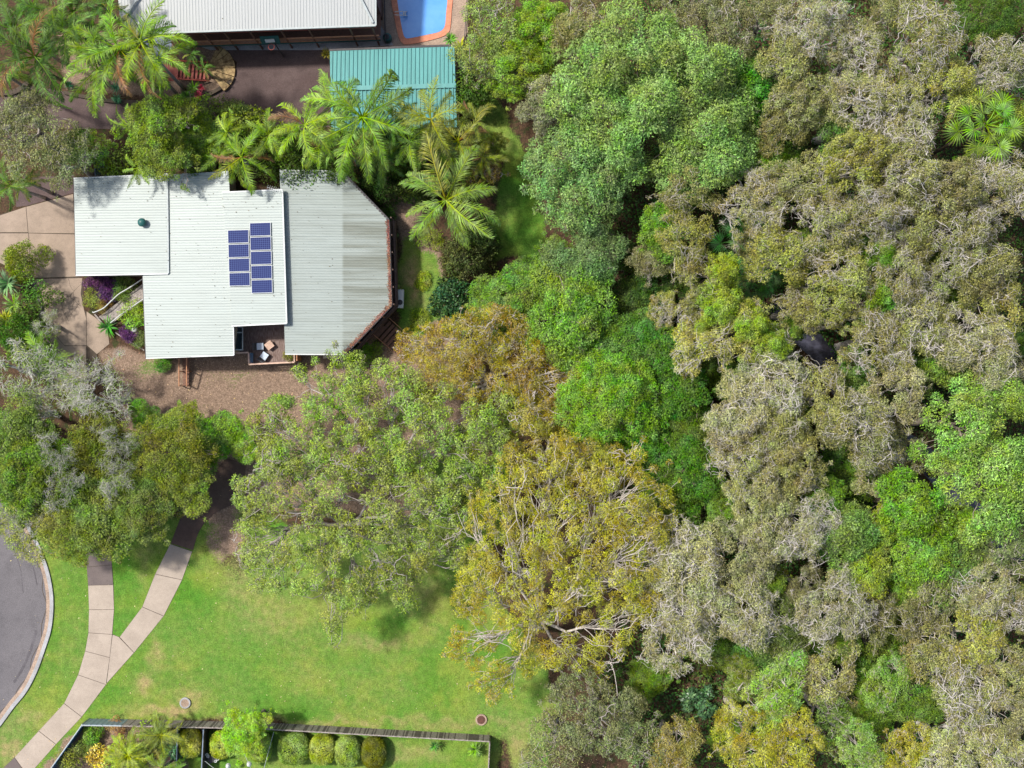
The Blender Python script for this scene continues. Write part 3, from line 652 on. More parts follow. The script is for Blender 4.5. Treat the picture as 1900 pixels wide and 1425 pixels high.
for x0_, y0_, x1_, y1_ in ((712, -40, 715, 78), (869, -40, 862, 70)):
    mb.bar(W(x0_, y0_, 1.2), W(x1_, y1_, 1.2), .06, .06); mb.bar(W(x0_, y0_, .2), W(x1_, y1_, .2), .05, .05)
    for k in range(40): u = k / 39; a = W(x0_ + (x1_ - x0_) * u, y0_ + (y1_ - y0_) * u, .7); mb.box(a, (.025, .025, 1.05))
reg(mb.build('pool_fence', M_GUT), 'thin dark pool fence rails along both sides of the pool', 'fence')
mb = MB(); mb.box(W(784, -170, 0), (16, 4, .02)); 
# teal shed
sh = empty('teal_shed', W(730, 150, 0), 'long shed with corrugated teal green metal roof under palm fronds', 'shed')
ra, xa_, Za = roof_part(sh, [(612, 95), (843, 86), (845, 158), (613, 164)], 2.75, 3.15, 'y', M_TEAL, ribs=.33, rh=.07, rib_w=.1, label='upper slope of the teal roof')
rb_, xb_, Zb = roof_part(sh, [(613, 165), (845, 159), (848, 236), (615, 243)], 3.1, 2.6, 'y', M_TEAL, ribs=.33, rh=.07, rib_w=.1, label='lower slope of the teal roof')
mb = MB(); mb.bar(W(611, 164.5, 3.2), W(846, 158.5, 3.2), .35, .05); mb.build('ridge_cap', M_TEAL, sh)
walls(sh, [(615, 100), (845, 92), (850, 232), (618, 238)], 2.55, M_WALLD)
mb = MB(); mb.bar(W(611, 93, 2.75), W(844, 84, 2.75), .16, .1); mb.build('gutter', M_GUT, sh)
# basketball hoop
e_ = empty('basketball_hoop', W(527, 106, 0), 'basketball hoop with green backboard and red ring over the dark driveway', 'basketball hoop')
MB().tube([W(527, 106, 0), W(527, 106, 0) + [0, 0, 2.4], W(510, 80, 2.95)], .05, 8).build('pole', M_BLACK, e_)
bb = MB(); c = W(501, 74, 3.2); bb.box(c, (1.5, .06, .95), rot=Euler((R(-20), 0, R(3))).to_matrix()); bb.build('backboard', M_GREENM, e_)
MB().box(c + [0, -.09, .06], (.75, .03, .4), rot=Euler((R(-20), 0, R(3))).to_matrix()).build('target_square', M_WHITE, e_)
c = W(503.5, 87, 3.0); MB().tube([(c[0] + .24 * math.cos(a * math.tau / 20), c[1] + .24 * math.sin(a * math.tau / 20), 3.0) for a in range(21)], .025, 6).build('ring', M_RED, e_)
# red stairs and stone fan steps
e_ = empty('red_staircase', W(345, 130, 0), 'red painted timber staircase coming down from the neighbour house', 'stairs')
for k in range(9):
    a = W(386 - k * 7.4, 118 + 0 * k, .15 + k * .17); b_ = W(386 - k * 7.4, 148, .15 + k * .17); c = (a + b_) / 2; MB().box(c, (.27, 1.25, .05), rz=R(-5)).build('step', M_RED, e_)
for yy in (116, 150):
    mb = MB(); mb.bar(W(388, yy, 1.1), W(322, yy - 4, 2.5), .06, .08); mb.bar(W(388, yy, .2), W(322, yy - 4, 1.55), .05, .22)
    for k in range(16): u = k / 15; p = W(388, yy, .6) * (1 - u) + W(322, yy - 4, 2.0) * u; mb.box(p, (.035, .035, .95))
    mb.build('balustrade', M_RED, e_)
MB().prism([W(*p, 1.6)[:2] for p in ((302, 92), (330, 92), (330, 150), (302, 150))], 1.5, 1.6).build('landing', M_RED, e_)
e_ = empty('stone_steps', W(412, 138, 0), 'fan of golden flagstone steps at the foot of the red stairs', 'steps')
c = np.array([384, 128]); arcs = [(-64, -52), (-50, -36), (-34, -20), (-18, -2), (0, 16), (18, 34), (36, 52)]
for k, (a0, a1) in enumerate(arcs):
    pts = [(c[0] + 6 * math.cos(R(a0)), c[1] + 6 * math.sin(R(a0)))] + [(c[0] + rr * math.cos(R(a)), c[1] + rr * math.sin(R(a))) for a in np.linspace(a0, a1, 4) for rr in (48 + 6 * math.sin(R(a + 60)),)] + [(c[0] + 6 * math.cos(R(a1)), c[1] + 6 * math.sin(R(a1)))]
    MB().prism([W(*p)[:2] for p in pts], 0, .10 + .03 * k).build('step', M_STONE, e_)
sheet('blue_paving', [[(262, 70), (318, 66), (320, 130), (300, 138), (262, 120)]], nmat('blue_grey_paving', (.22, .25, .32), (.17, .19, .25), 2, .8), .016, .05)
mb = MB()
pts = smooth_line([(120, 172), (200, 187), (290, 192), (345, 190), (395, 172), (430, 150)], 4)
for i, (p, q) in enumerate(zip(pts[:-1], pts[1:])): mb.bar(W(*p, .12), W(*q, .12), .28, .28)
reg(mb.build('retaining_wall', M_JOINT), 'low dark rock retaining edge between palm bed and dark driveway', 'retaining wall')
mb = MB()
pts = smooth_line([(-10, 172), (25, 172), (48, 158), (52, 150)], 4)
for i, (p, q) in enumerate(zip(pts[:-1], pts[1:])): mb.bar(W(*p, .15), W(*q, .15), .4, .35)
reg(mb.build('retaining_wall', M_JOINT), 'small curved dark edging at the far left under the palms', 'retaining wall')

# ---------------- south fences
def panel_fence(name, a, b_, h, mat, label, post=None, palings=True, n_post=2, cap=None, cat='fence', seed=1):
    A = W(*a, 0); B = W(*b_, 0); d_ = B - A; L = np.linalg.norm(d_); ang = math.atan2(d_[1], d_[0]); rr = random.Random(seed)
    e_ = empty(name, (A + B) / 2, label, cat)
    mb = MB()
    if palings:
        n = int(L / .105)
        for k in range(n):
            c = A + d_ * (k + .5) / n; hh = h + rr.uniform(-.05, .05); mb.box((c[0], c[1], hh / 2), (.095, .02 + rr.uniform(0, .02), hh), rz=ang, mi=rr.choice([0, 0, 1]))
        mb.build('palings', [M_GREYT, M_GREYD], e_)
    else:
        n = int(L / .2)
        for k in range(n): c = A + d_ * (k + .5) / n; mb.box((c[0], c[1], h / 2), (L / n, .03 if k % 2 else .06, h), rz=ang)
        mb.build('panel', mat, e_)
    q = MB(); nrm = np.array([-d_[1], d_[0], 0]) / L * -.05
    q.bar(A + nrm + [0, 0, h - .02], B + nrm + [0, 0, h - .02], .07, .06); q.bar(A + nrm + [0, 0, .4], B + nrm + [0, 0, .4], .05, .08); q.build('rail', cap or M_GREYT, e_)
    for k in range(n_post): c = A + d_ * k / max(n_post - 1, 1) + nrm; MB().box((c[0], c[1], h / 2 + .02), (.09, .09, h + .04), rz=ang).build('post', cap or M_GREYT, e_)
    return e_
M_GREYD = nmat('dark_silvered_timber', (.15, .125, .115), (.085, .07, .065), 6, .9, fine=20)
panel_fence('steel_fence', (167, 1334), (238, 1335), 1.65, M_BLUEG, 'short grey-blue steel fence panel beside the footpath corner', palings=False, cap=M_TRIM, n_post=3)
panel_fence('steel_fence', (167, 1334), (84, 1450), 1.65, M_BLUEF, 'deep blue steel fence running diagonally along the footpath', palings=False, cap=M_TRIM, n_post=4)
panel_fence('paling_fence', (239, 1335), (476, 1340), 1.65, None, 'weathered paling fence behind the leafy garden corner, left half', n_post=5, seed=2)
panel_fence('paling_fence', (478, 1340), (908, 1364), 1.6, None, 'long weathered grey paling fence behind the clipped round bushes', n_post=9, seed=3)
panel_fence('paling_fence', (910, 1366), (906, 1460), 1.6, None, 'grey paling fence turning down at the right corner of the garden', n_post=3, seed=4)
panel_fence('dark_fence', (340, 1342), (337, 1450), 1.5, M_GUT, 'dark thin fence left of the yellow-green round bush', palings=False, cap=M_BLUEG, n_post=3)
panel_fence('dark_fence', (388, 1344), (383, 1450), 1.6, M_GUT, 'dark fence between two round bushes and the white pegs', palings=False, cap=M_BLUEG, n_post=3)
# clothesline
e_ = empty('clothesline', W(447, 1400, 0), 'thin wire clothesline with small white hanging items in the garden', 'clothesline')
MB().tube([W(508, 1358, 1.6), W(490, 1425, 1.6)], .018, 5).build('wire', M_TRIM, e_)
MB().tube([W(380, 1412, 1.6), W(405, 1432, 1.7)], .018, 5).build('wire', M_TRIM, e_); MB().tube([W(447, 1385, 1.7), W(465, 1425, 1.7)], .018, 5).build('wire', M_TRIM, e_)
for c in ((424, 1420), (463, 1417)): MB().lathe(W(*c, 1.2), [(.02, 0), (.22, .08), (.16, .3), (.05, .4)], 9).build('cloth', M_WHITE, e_)
e_ = empty('barbecue', W(395, 1405, 0), 'small dark garden table with white cup and pots by the fence', 'table')
MB().box(W(394, 1407, .7), (.8, .6, .06), rz=R(30)).build('table_top', M_BLACK, e_)
for sx in (-1, 1): MB().box(W(394 + sx * 6, 1407, .35), (.06, .4, .7), rz=R(30)).build('leg', M_BLACK, e_)
for c in ((385, 1399), (387, 1402), (405, 1407), (401, 1411)): MB().lathe(W(*c, .74), [(.09, 0), (.12, .22), (.09, .22), (.07, .05)], 10).build('pot', M_WHITE, e_)
# manholes
def manhole(px, py, label, m1, m2, r=.42):
    e_ = empty('manhole', W(px, py, 0), label, 'manhole cover', 'manholes on the park lawn')
    child('collar', MB().lathe((0, 0, 0), [(r, -.02), (r, .1), (r * .96, .13), (r * .72, .13), (r * .70, .09)], 28).mesh('collar', m1), e_)
    mb = MB(); mb.lathe((0, 0, 0), [(r * .7, .0), (r * .7, .115), (r * .1, .12)], 24)
    for k in range(-3, 4): mb.box((k * r * .17, 0, .125), (.03, r * 1.1 * math.sqrt(1 - (k / 4.2) ** 2), .016))
    child('cover', mb.mesh('cover', m2), e_)
manhole(344, 1304, 'pale concrete manhole cover on the lawn near the footpath fence', M_KERB, M_PAVE, .46)
manhole(893, 1335, 'rusty brown round manhole cover at the right end of the lawn', M_PAVE, M_BRASS, .48)

# ------------------------------------------------------------------ vegetation
def tubes(paths, radii, n=4):
    """paths (M,K,3), radii (M,K) -> verts, quads"""
    Mn, K, _ = paths.shape; t_ = np.gradient(paths, axis=1); t_ /= np.linalg.norm(t_, axis=2, keepdims=True) + 1e-9
    ref = np.where(np.abs(t_[..., 2:3]) < .8, np.array([0, 0, 1.]), np.array([1., .2, 0])); u = np.cross(t_, ref); u /= np.linalg.norm(u, axis=2, keepdims=True) + 1e-9; w = np.cross(t_, u)
    a = np.arange(n) * 2 * np.pi / n
    V_ = paths[:, :, None, :] + radii[:, :, None, None] * (u[:, :, None, :] * np.cos(a)[None, None, :, None] + w[:, :, None, :] * np.sin(a)[None, None, :, None])
    base = (np.arange(Mn) * K * n)[:, None, None]; i = np.arange(K - 1)[None, :, None]; k = np.arange(n)[None, None, :]; k2 = (k + 1) % n
    Q = np.stack([base + i * n + k, base + i * n + k2, base + (i + 1) * n + k2, base + (i + 1) * n + k], -1).reshape(-1, 4)
    return V_.reshape(-1, 3), Q
def curve(rg, A, B, K=7, wob=.12, sag=.0, up=.15):
    """A,B (M,3) -> wobbly paths (M,K,3)"""
    u = np.linspace(0, 1, K)[None, :, None]; P = A[:, None, :] * (1 - u) + B[:, None, :] * u; L = np.linalg.norm(B - A, axis=1)[:, None, None]
    nz = rg.normal(0, 1, (len(A), K, 3)); nz = np.cumsum(nz, 1) / math.sqrt(K); nz -= nz[:, :1] + (nz[:, -1:] - nz[:, :1]) * u
    P = P + nz * L * wob; P[..., 2] += (np.sin(u[..., 0] * np.pi) * up * L[..., 0]); return P
def leaves(rg, C, Rd, n_per, ll, lw, upness=.6, shell=.35, flat=.7, ray=0, droop=.0):
    """C (N,3) clump centres, Rd (N,), -> rhombus leaves"""
    N_ = len(C); n_per = np.maximum(1, (n_per * (Rd / Rd.mean()) ** 2).astype(int)); ci = np.repeat(np.arange(N_), n_per); n = len(ci)
    d = rg.normal(0, 1, (n, 3)); d[:, 2] = np.abs(d[:, 2]) * .9 - .35; d /= np.linalg.norm(d, axis=1, keepdims=True)
    rr = Rd[ci] * (1 - shell * rg.random(n) ** 1.3) * rg.uniform(.8, 1.3, n); P = C[ci] + d * rr[:, None] * np.array([1, 1, flat])
    nrm = d * .7 + np.array([0, 0, upness]) + rg.normal(0, .45, (n, 3)); nrm /= np.linalg.norm(nrm, axis=1, keepdims=True)
    ax = rg.normal(0, 1, (n, 3)) + d * ray + np.array([0, 0, -droop]); ax -= nrm * (ax * nrm).sum(1, keepdims=True); ax /= np.linalg.norm(ax, axis=1, keepdims=True) + 1e-9
    sd_ = np.cross(nrm, ax); L = ll * rg.uniform(.6, 1.3, n)[:, None]; w = lw * rg.uniform(.7, 1.3, n)[:, None]
    V_ = np.stack([P, P + ax * L * .45 + sd_ * w, P + ax * L, P + ax * L * .45 - sd_ * w], 1).reshape(-1, 3)
    lr = np.repeat(rg.random(n), 4); cr = np.repeat(rg.random(N_)[ci] * .75 + .25 * rg.random(n), 4)
    return V_, np.arange(n * 4).reshape(-1, 4), lr, cr

SP = {  # clump radius, spacing factor, leaves per clump, leaf len, leaf half width, flat, gap prob, twigs per clump, twig out, twig radius, wood colour, dome
 'paperbark': dict(cr=.46, sp=1.12, n=250, ll=.15, lw=.027, flat=.8, gap=.18, tw=5, out=.12, tr=.012, wood=(.50, .46, .40), dome=.55, up=.45, ray=.8, dr=0, mat='leaf', lim=.55, lr_=.018, lobe=.6),
 'paperbark_bare': dict(cr=.44, sp=1.14, n=225, ll=.15, lw=.027, flat=.8, gap=.2, tw=11, out=.16, tr=.0125, wood=(.60, .56, .52), dome=.5, up=.45, ray=.8, dr=0, mat='leaf', lim=1.25, lr_=.019, lobe=.6),
 'silver': dict(cr=.7, sp=1.2, n=110, ll=.24, lw=.022, flat=.7, gap=.15, tw=24, out=.22, tr=.012, wood=(.46, .45, .40), dome=.5, up=.3, ray=1.5, dr=0, mat='leaf', lim=.3, lr_=.025, lobe=.5),
 'broadleaf': dict(cr=.75, sp=1.0, n=478, ll=0.205, lw=0.0369, flat=.8, gap=.07, tw=1.5, out=.02, tr=.02, wood=(.30, .25, .21), dome=.65, up=.5, ray=1.0, dr=.3, mat='leaf', lim=0, lr_=.03, lobe=.55),
 'lush': dict(cr=.5, sp=.98, n=290, ll=0.148, lw=0.0328, flat=.8, gap=.05, tw=.5, out=.0, tr=.02, wood=(.28, .22, .18), dome=.75, up=.7, ray=.5, dr=0, mat='leaf', lim=0, lr_=.03, lobe=.5),
 'gum': dict(cr=.46, sp=1.25, n=195, ll=0.180, lw=0.0295, flat=.75, gap=.18, tw=4, out=.12, tr=.016, wood=(.38, .34, .31), dome=.35, up=.4, ray=1.0, dr=.2, mat='leaf', lim=.10, lr_=.03, lobe=.35),
 'wattle': dict(cr=.45, sp=1.2, n=311, ll=0.164, lw=0.0205, flat=.7, gap=.15, tw=3, out=.10, tr=.016, wood=(.50, .45, .40), dome=.35, up=.4, ray=1.3, dr=0, mat='leaf', lim=.12, lr_=.03, lobe=.35),
 'shrub': dict(cr=.40, sp=1.0, n=150, ll=.17, lw=.035, flat=.8, gap=.06, tw=1, out=.0, tr=.012, wood=(.2, .15, .1), dome=.6, up=.5, ray=.8, dr=0, mat='leaf', lim=0, lr_=.02, lobe=0),
 'glossy': dict(cr=.42, sp=1.0, n=95, ll=.24, lw=.07, flat=.8, gap=.08, tw=1, out=.0, tr=.012, wood=(.2, .15, .1), dome=.6, up=.6, ray=.5, dr=0, mat='glossy', lim=0, lr_=.02, lobe=0),
}
def crown_points(rg, Rr, spc, lobes=None):
    pts = []; ph = rg.uniform(0, 6.28, 4)
    if lobes is None:
        tgt = int(3.5 * (Rr / spc) ** 2 * 6)
        for _ in range(tgt):
            a = rg.uniform(0, 6.2832); lim = Rr * (1 + .13 * math.sin(2 * a + ph[0]) + .11 * math.sin(3 * a + ph[1]) + .08 * math.sin(5 * a + ph[2])); r_ = lim * math.sqrt(rg.random())
            p = (r_ * math.cos(a), r_ * math.sin(a), min(1, r_ / Rr))
            if all((p[0] - q[0]) ** 2 + (p[1] - q[1]) ** 2 > spc * spc for q in pts): pts.append(p)
    else:
        for lx, ly, lr_, lz in lobes:
            for _ in range(int(3.5 * (lr_ / spc) ** 2 * 5)):
                a = rg.uniform(0, 6.2832); r_ = lr_ * math.sqrt(rg.random()) * (1 + .12 * math.sin(3 * a + lx)); p = (lx + r_ * math.cos(a), ly + r_ * math.sin(a), min(1, r_ / lr_), lz)
                if all((p[0] - q[0]) ** 2 + (p[1] - q[1]) ** 2 > spc * spc for q in pts): pts.append(p)
    return pts
def make_tree_meshes(seed, sp, Rr, H, lobes=None, base=(0, 0), over=None, trunk_r=None):
    s = dict(SP[sp]); s.update(over or {}); rg = np.random.default_rng(seed); q_ = rg.uniform(.82, 1.2); s['cr'] *= q_; s['n'] = int(s['n'] * q_ ** 2); q2 = rg.uniform(.85, 1.25); s['ll'] *= q2; s['lw'] *= q2 ** .5; spc = s['cr'] * s['sp']
    pts = crown_points(rg, Rr, spc, lobes); pts = [p for p in pts if rg.random() > s['gap']]
    dome = s['dome'] * min(Rr, 5)
    ph = rg.uniform(0, 6.28, 6)
    lb = lambda x, y: s['lobe'] * (math.sin(x * 2.1 + ph[0] + math.sin(y * 1.3 + ph[1])) * math.sin(y * 2.3 + ph[2] + math.sin(x * 1.1 + ph[3])) + .4 * math.sin(x * 3.9 + ph[4]) * math.sin(y * 4.3 + ph[5]))
    C = np.array([[p[0], p[1], (p[3] if lobes else H) - dome * p[2] ** 2 + lb(p[0], p[1]) + rg.normal(0, s['cr'] * .35)] for p in pts]); Rd = s['cr'] * rg.uniform(.6, 1.45, len(C))
    if s['lobe']:
        ne = int(len(C) * .3); rim = np.argsort(-np.linalg.norm(C[:, :2] - C[:, :2].mean(0), axis=1))[:max(4, int(len(C) * .45))]; kx = rg.choice(rim, ne); dv = C[kx, :2] - C[:, :2].mean(0); dv /= np.linalg.norm(dv, axis=1, keepdims=True) + 1e-6
        E = C[kx].copy(); E[:, :2] += dv * rg.uniform(.2, 1.0, (ne, 1)) + rg.normal(0, .35, (ne, 2)); E[:, 2] -= rg.uniform(.1, .9, ne); C = np.concatenate([C, E]); Rd = np.concatenate([Rd, s['cr'] * rg.uniform(.3, .65, ne)])
    V_, Q_, lr, cr = leaves(rg, C, Rd, s['n'], s['ll'], s['lw'], s['up'], .4, s['flat'], s['ray'], s['dr'])
    crown = quad_mesh('crown', V_, Q_, M_GLOSS if s['mat'] == 'glossy' else M_LEAF, {'lr': lr, 'cr': cr})
    # wood
    tr = trunk_r or max(.05, .03 * H + .02 * Rr); fork = np.array([base[0], base[1], max(.15, H * .45)])
    lean = np.array([C[:, 0].mean() - base[0], C[:, 1].mean() - base[1], 0]) * .25; fork = fork + lean
    tp = curve(rg, np.array([[base[0], base[1], -.2]]), fork[None], 7, .05, up=0); V1, Q1 = tubes(tp, np.linspace(tr, tr * .75, 7)[None], 8)
    trunk = quad_mesh('trunk', V1, Q1, M_BARK, smooth=True)
    npri = int(min(max(3, len(C) // 12), 12)) if not lobes else max(4, min(14, len(C) // 14))
    pri = [C[rg.integers(len(C))]]
    for _ in range(npri - 1):
        d = np.min([np.linalg.norm(C[:, :2] - q[:2], axis=1) for q in pri], axis=0); pri.append(C[np.argmax(d * rg.uniform(.6, 1, len(C)))])
    pri = np.array(pri); PE = pri.copy(); PE[:, :2] = fork[:2] + (pri[:, :2] - fork[:2]) * .8; PE[:, 2] -= s['cr'] * .5
    PP = curve(rg, np.repeat(fork[None], npri, 0), PE, 9, .10, up=.10); pr0 = tr * .42
    parts = [tubes(PP, np.linspace(pr0, pr0 * .3, 9)[None].repeat(npri, 0), 6)]
    j = np.argmin(np.linalg.norm(C[:, None, :2] - PE[None, :, :2], axis=2), axis=1); kk = rg.integers(4, 9, len(C)); A = PP[j, kk]
    SPth = curve(rg, A, C - np.array([0, 0, .1]) * 1, 7, .14, up=.08); rs = np.clip(np.linalg.norm(C - A, axis=1) * .013, .01, .035); parts.append(tubes(SPth, np.linspace(1, .5, 7)[None] * rs[:, None] , 4))
    nt_ = int(s['tw'] * len(C))
    if nt_:
        ci = rg.integers(0, len(C), nt_); d = rg.normal(0, 1, (nt_, 3)); d[:, 2] = np.abs(d[:, 2]) * .7 + .1; d /= np.linalg.norm(d, axis=1, keepdims=True)
        st_ = C[ci] + rg.normal(0, .3, (nt_, 3)) * Rd[ci][:, None] * np.array([1, 1, .6]); en = C[ci] + d * (Rd[ci] + s['out'])[:, None] * np.array([1.05, 1.05, s['flat'] * 1.05])
        TW = curve(rg, st_, en, 6, .28, up=.12); parts.append(tubes(TW, np.linspace(1.3, .5, 6)[None] * (s['tr'] * rg.uniform(.6, 1.5, nt_))[:, None], 3))
    area = len(C) * spc * spc; nl_ = int(s['lim'] * area / 1.6)
    if nl_:
        As = []; Bs = []
        for _ in range(nl_):
            i0 = rg.integers(len(C)); top0 = C[i0] + [0, 0, Rd[i0] * s['flat'] * .95]; dd = np.linalg.norm(C[:, :2] - C[i0, :2], axis=1); cand = np.where((dd > .6) & (dd < 2.2))[0]
            if len(cand) < 3: continue
            for k in rg.choice(cand, min(len(cand), int(rg.integers(2, 6))), replace=False):
                B_ = C[k] + [0, 0, Rd[k] * s['flat'] * 1.0]; As.append(top0); Bs.append(B_); m_ = top0 * .45 + B_ * .55
                for _k in range(2): As.append(m_); Bs.append(m_ + rg.normal(0, .45, 3) * [1, 1, .3] + (B_ - top0) * .3 + [0, 0, .05])
        As = np.array(As); Bs = np.array(Bs); LP = curve(rg, As, Bs, 9, .32, up=.06); parts.append(tubes(LP, np.linspace(1.25, .4, 9)[None] * (s['lr_'] * rg.uniform(.6, 1.3, len(As)))[:, None], 4))
    off = 0; VV = []; QQ = []
    for v_, q_ in parts: VV.append(v_); QQ.append(q_ + off); off += len(v_)
    br = quad_mesh('branches', np.concatenate(VV), np.concatenate(QQ), M_BARK, smooth=True)
    return trunk, br, crown, s
CACHE = {}
GC = {'paperbark': ('paperbark_tree', 'tree', 'paperbark trees of the forest'), 'paperbark_bare': ('paperbark_tree', 'tree', 'paperbark trees of the forest'), 'silver': ('silver_tree', 'tree', 'silvery twiggy trees by the road'),
      'broadleaf': ('broadleaf_tree', 'tree', 'broadleaf trees'), 'lush': ('broadleaf_tree', 'tree', 'dense green trees'), 'gum': ('gum_tree', 'tree', 'sparse gum trees'), 'wattle': ('wattle_tree', 'tree', 'golden wattle trees'), 'shrub': ('shrub', 'shrub', 'garden and forest shrubs'), 'glossy': ('shrub', 'shrub', 'garden and forest shrubs')}
rnd = random.Random(11)
def put(e_, tm, br, cm, col, wood):
    for nm, me, c_ in (('trunk', tm, wood), ('branches', br, wood), ('crown', cm, col)):
        o = child(nm, me, e_); o.color = tuple(c_) + (1,)
def vtree(px, py, rpx, h, sp, col, label, sx=1.0):
    rw = rpx * (.90 if sp.startswith('paper') else .95) / PPM * (CAMH - h) / CAMH
    small = sp in ('shrub', 'glossy')
    bucket = (1 if small and rw < 1.6 else 2 if small else (2.0 if rw < 2.3 else 2.8 if rw < 3.1 else 3.6)); bucket = {1: 1.0, 2: 2.0}.get(bucket, bucket) if small else bucket
    nvar = 5 if sp.startswith('paper') else 3; vi = rnd.randrange(nvar); key = (sp, bucket, vi)
    HH = (1.6 if small else 10.0)
    if key not in CACHE: CACHE[key] = make_tree_meshes(100 + hash_key(key), sp, bucket, HH)
    tm, br, cm, s = CACHE[key]; nm, cat, grp = GC[sp]; w = W(px, py, h); sc = rw / bucket
    e_ = empty(nm, (w[0], w[1], 0), label, cat, grp, rnd.uniform(0, 6.28)); e_.scale = (sc * sx, sc / sx, h / HH)
    jb = rnd.uniform(.85, 1.15); j = [jb * rnd.uniform(.95, 1.03), jb, jb * rnd.uniform(.85, 1.15)]
    if sp in ('lush', 'shrub') and col[0] < col[1] * .7: j[0] *= 1.3; j[2] *= .7
    k_ = 1.15 if sp.startswith('paper') else 1.08
    put(e_, tm, br, cm, [c * q * k_ for c, q in zip(col, j)], s['wood']); return e_
def hash_key(k): return sum((i + 1) * ord(ch) for i, ch in enumerate(str(k))) % 9973
def ltree(sp, h, base, lobes, col, label, seed, over=None, trunk_r=None, name=None, cat=None, wood=None):
    b0 = W(*base, 0); LB = []
    for lx, ly, lr_, lz in lobes: q = W(lx, ly, lz); LB.append((q[0] - b0[0], q[1] - b0[1], lr_ / PPM * (CAMH - lz) / CAMH, lz))
    tm, br, cm, s = make_tree_meshes(seed, sp, 4, h, LB, (0, 0), over, trunk_r); nm, ct, grp = GC[sp]
    e_ = empty(name or nm, b0, label, cat or ct, None); put(e_, tm, br, cm, col, wood or s['wood']); return e_

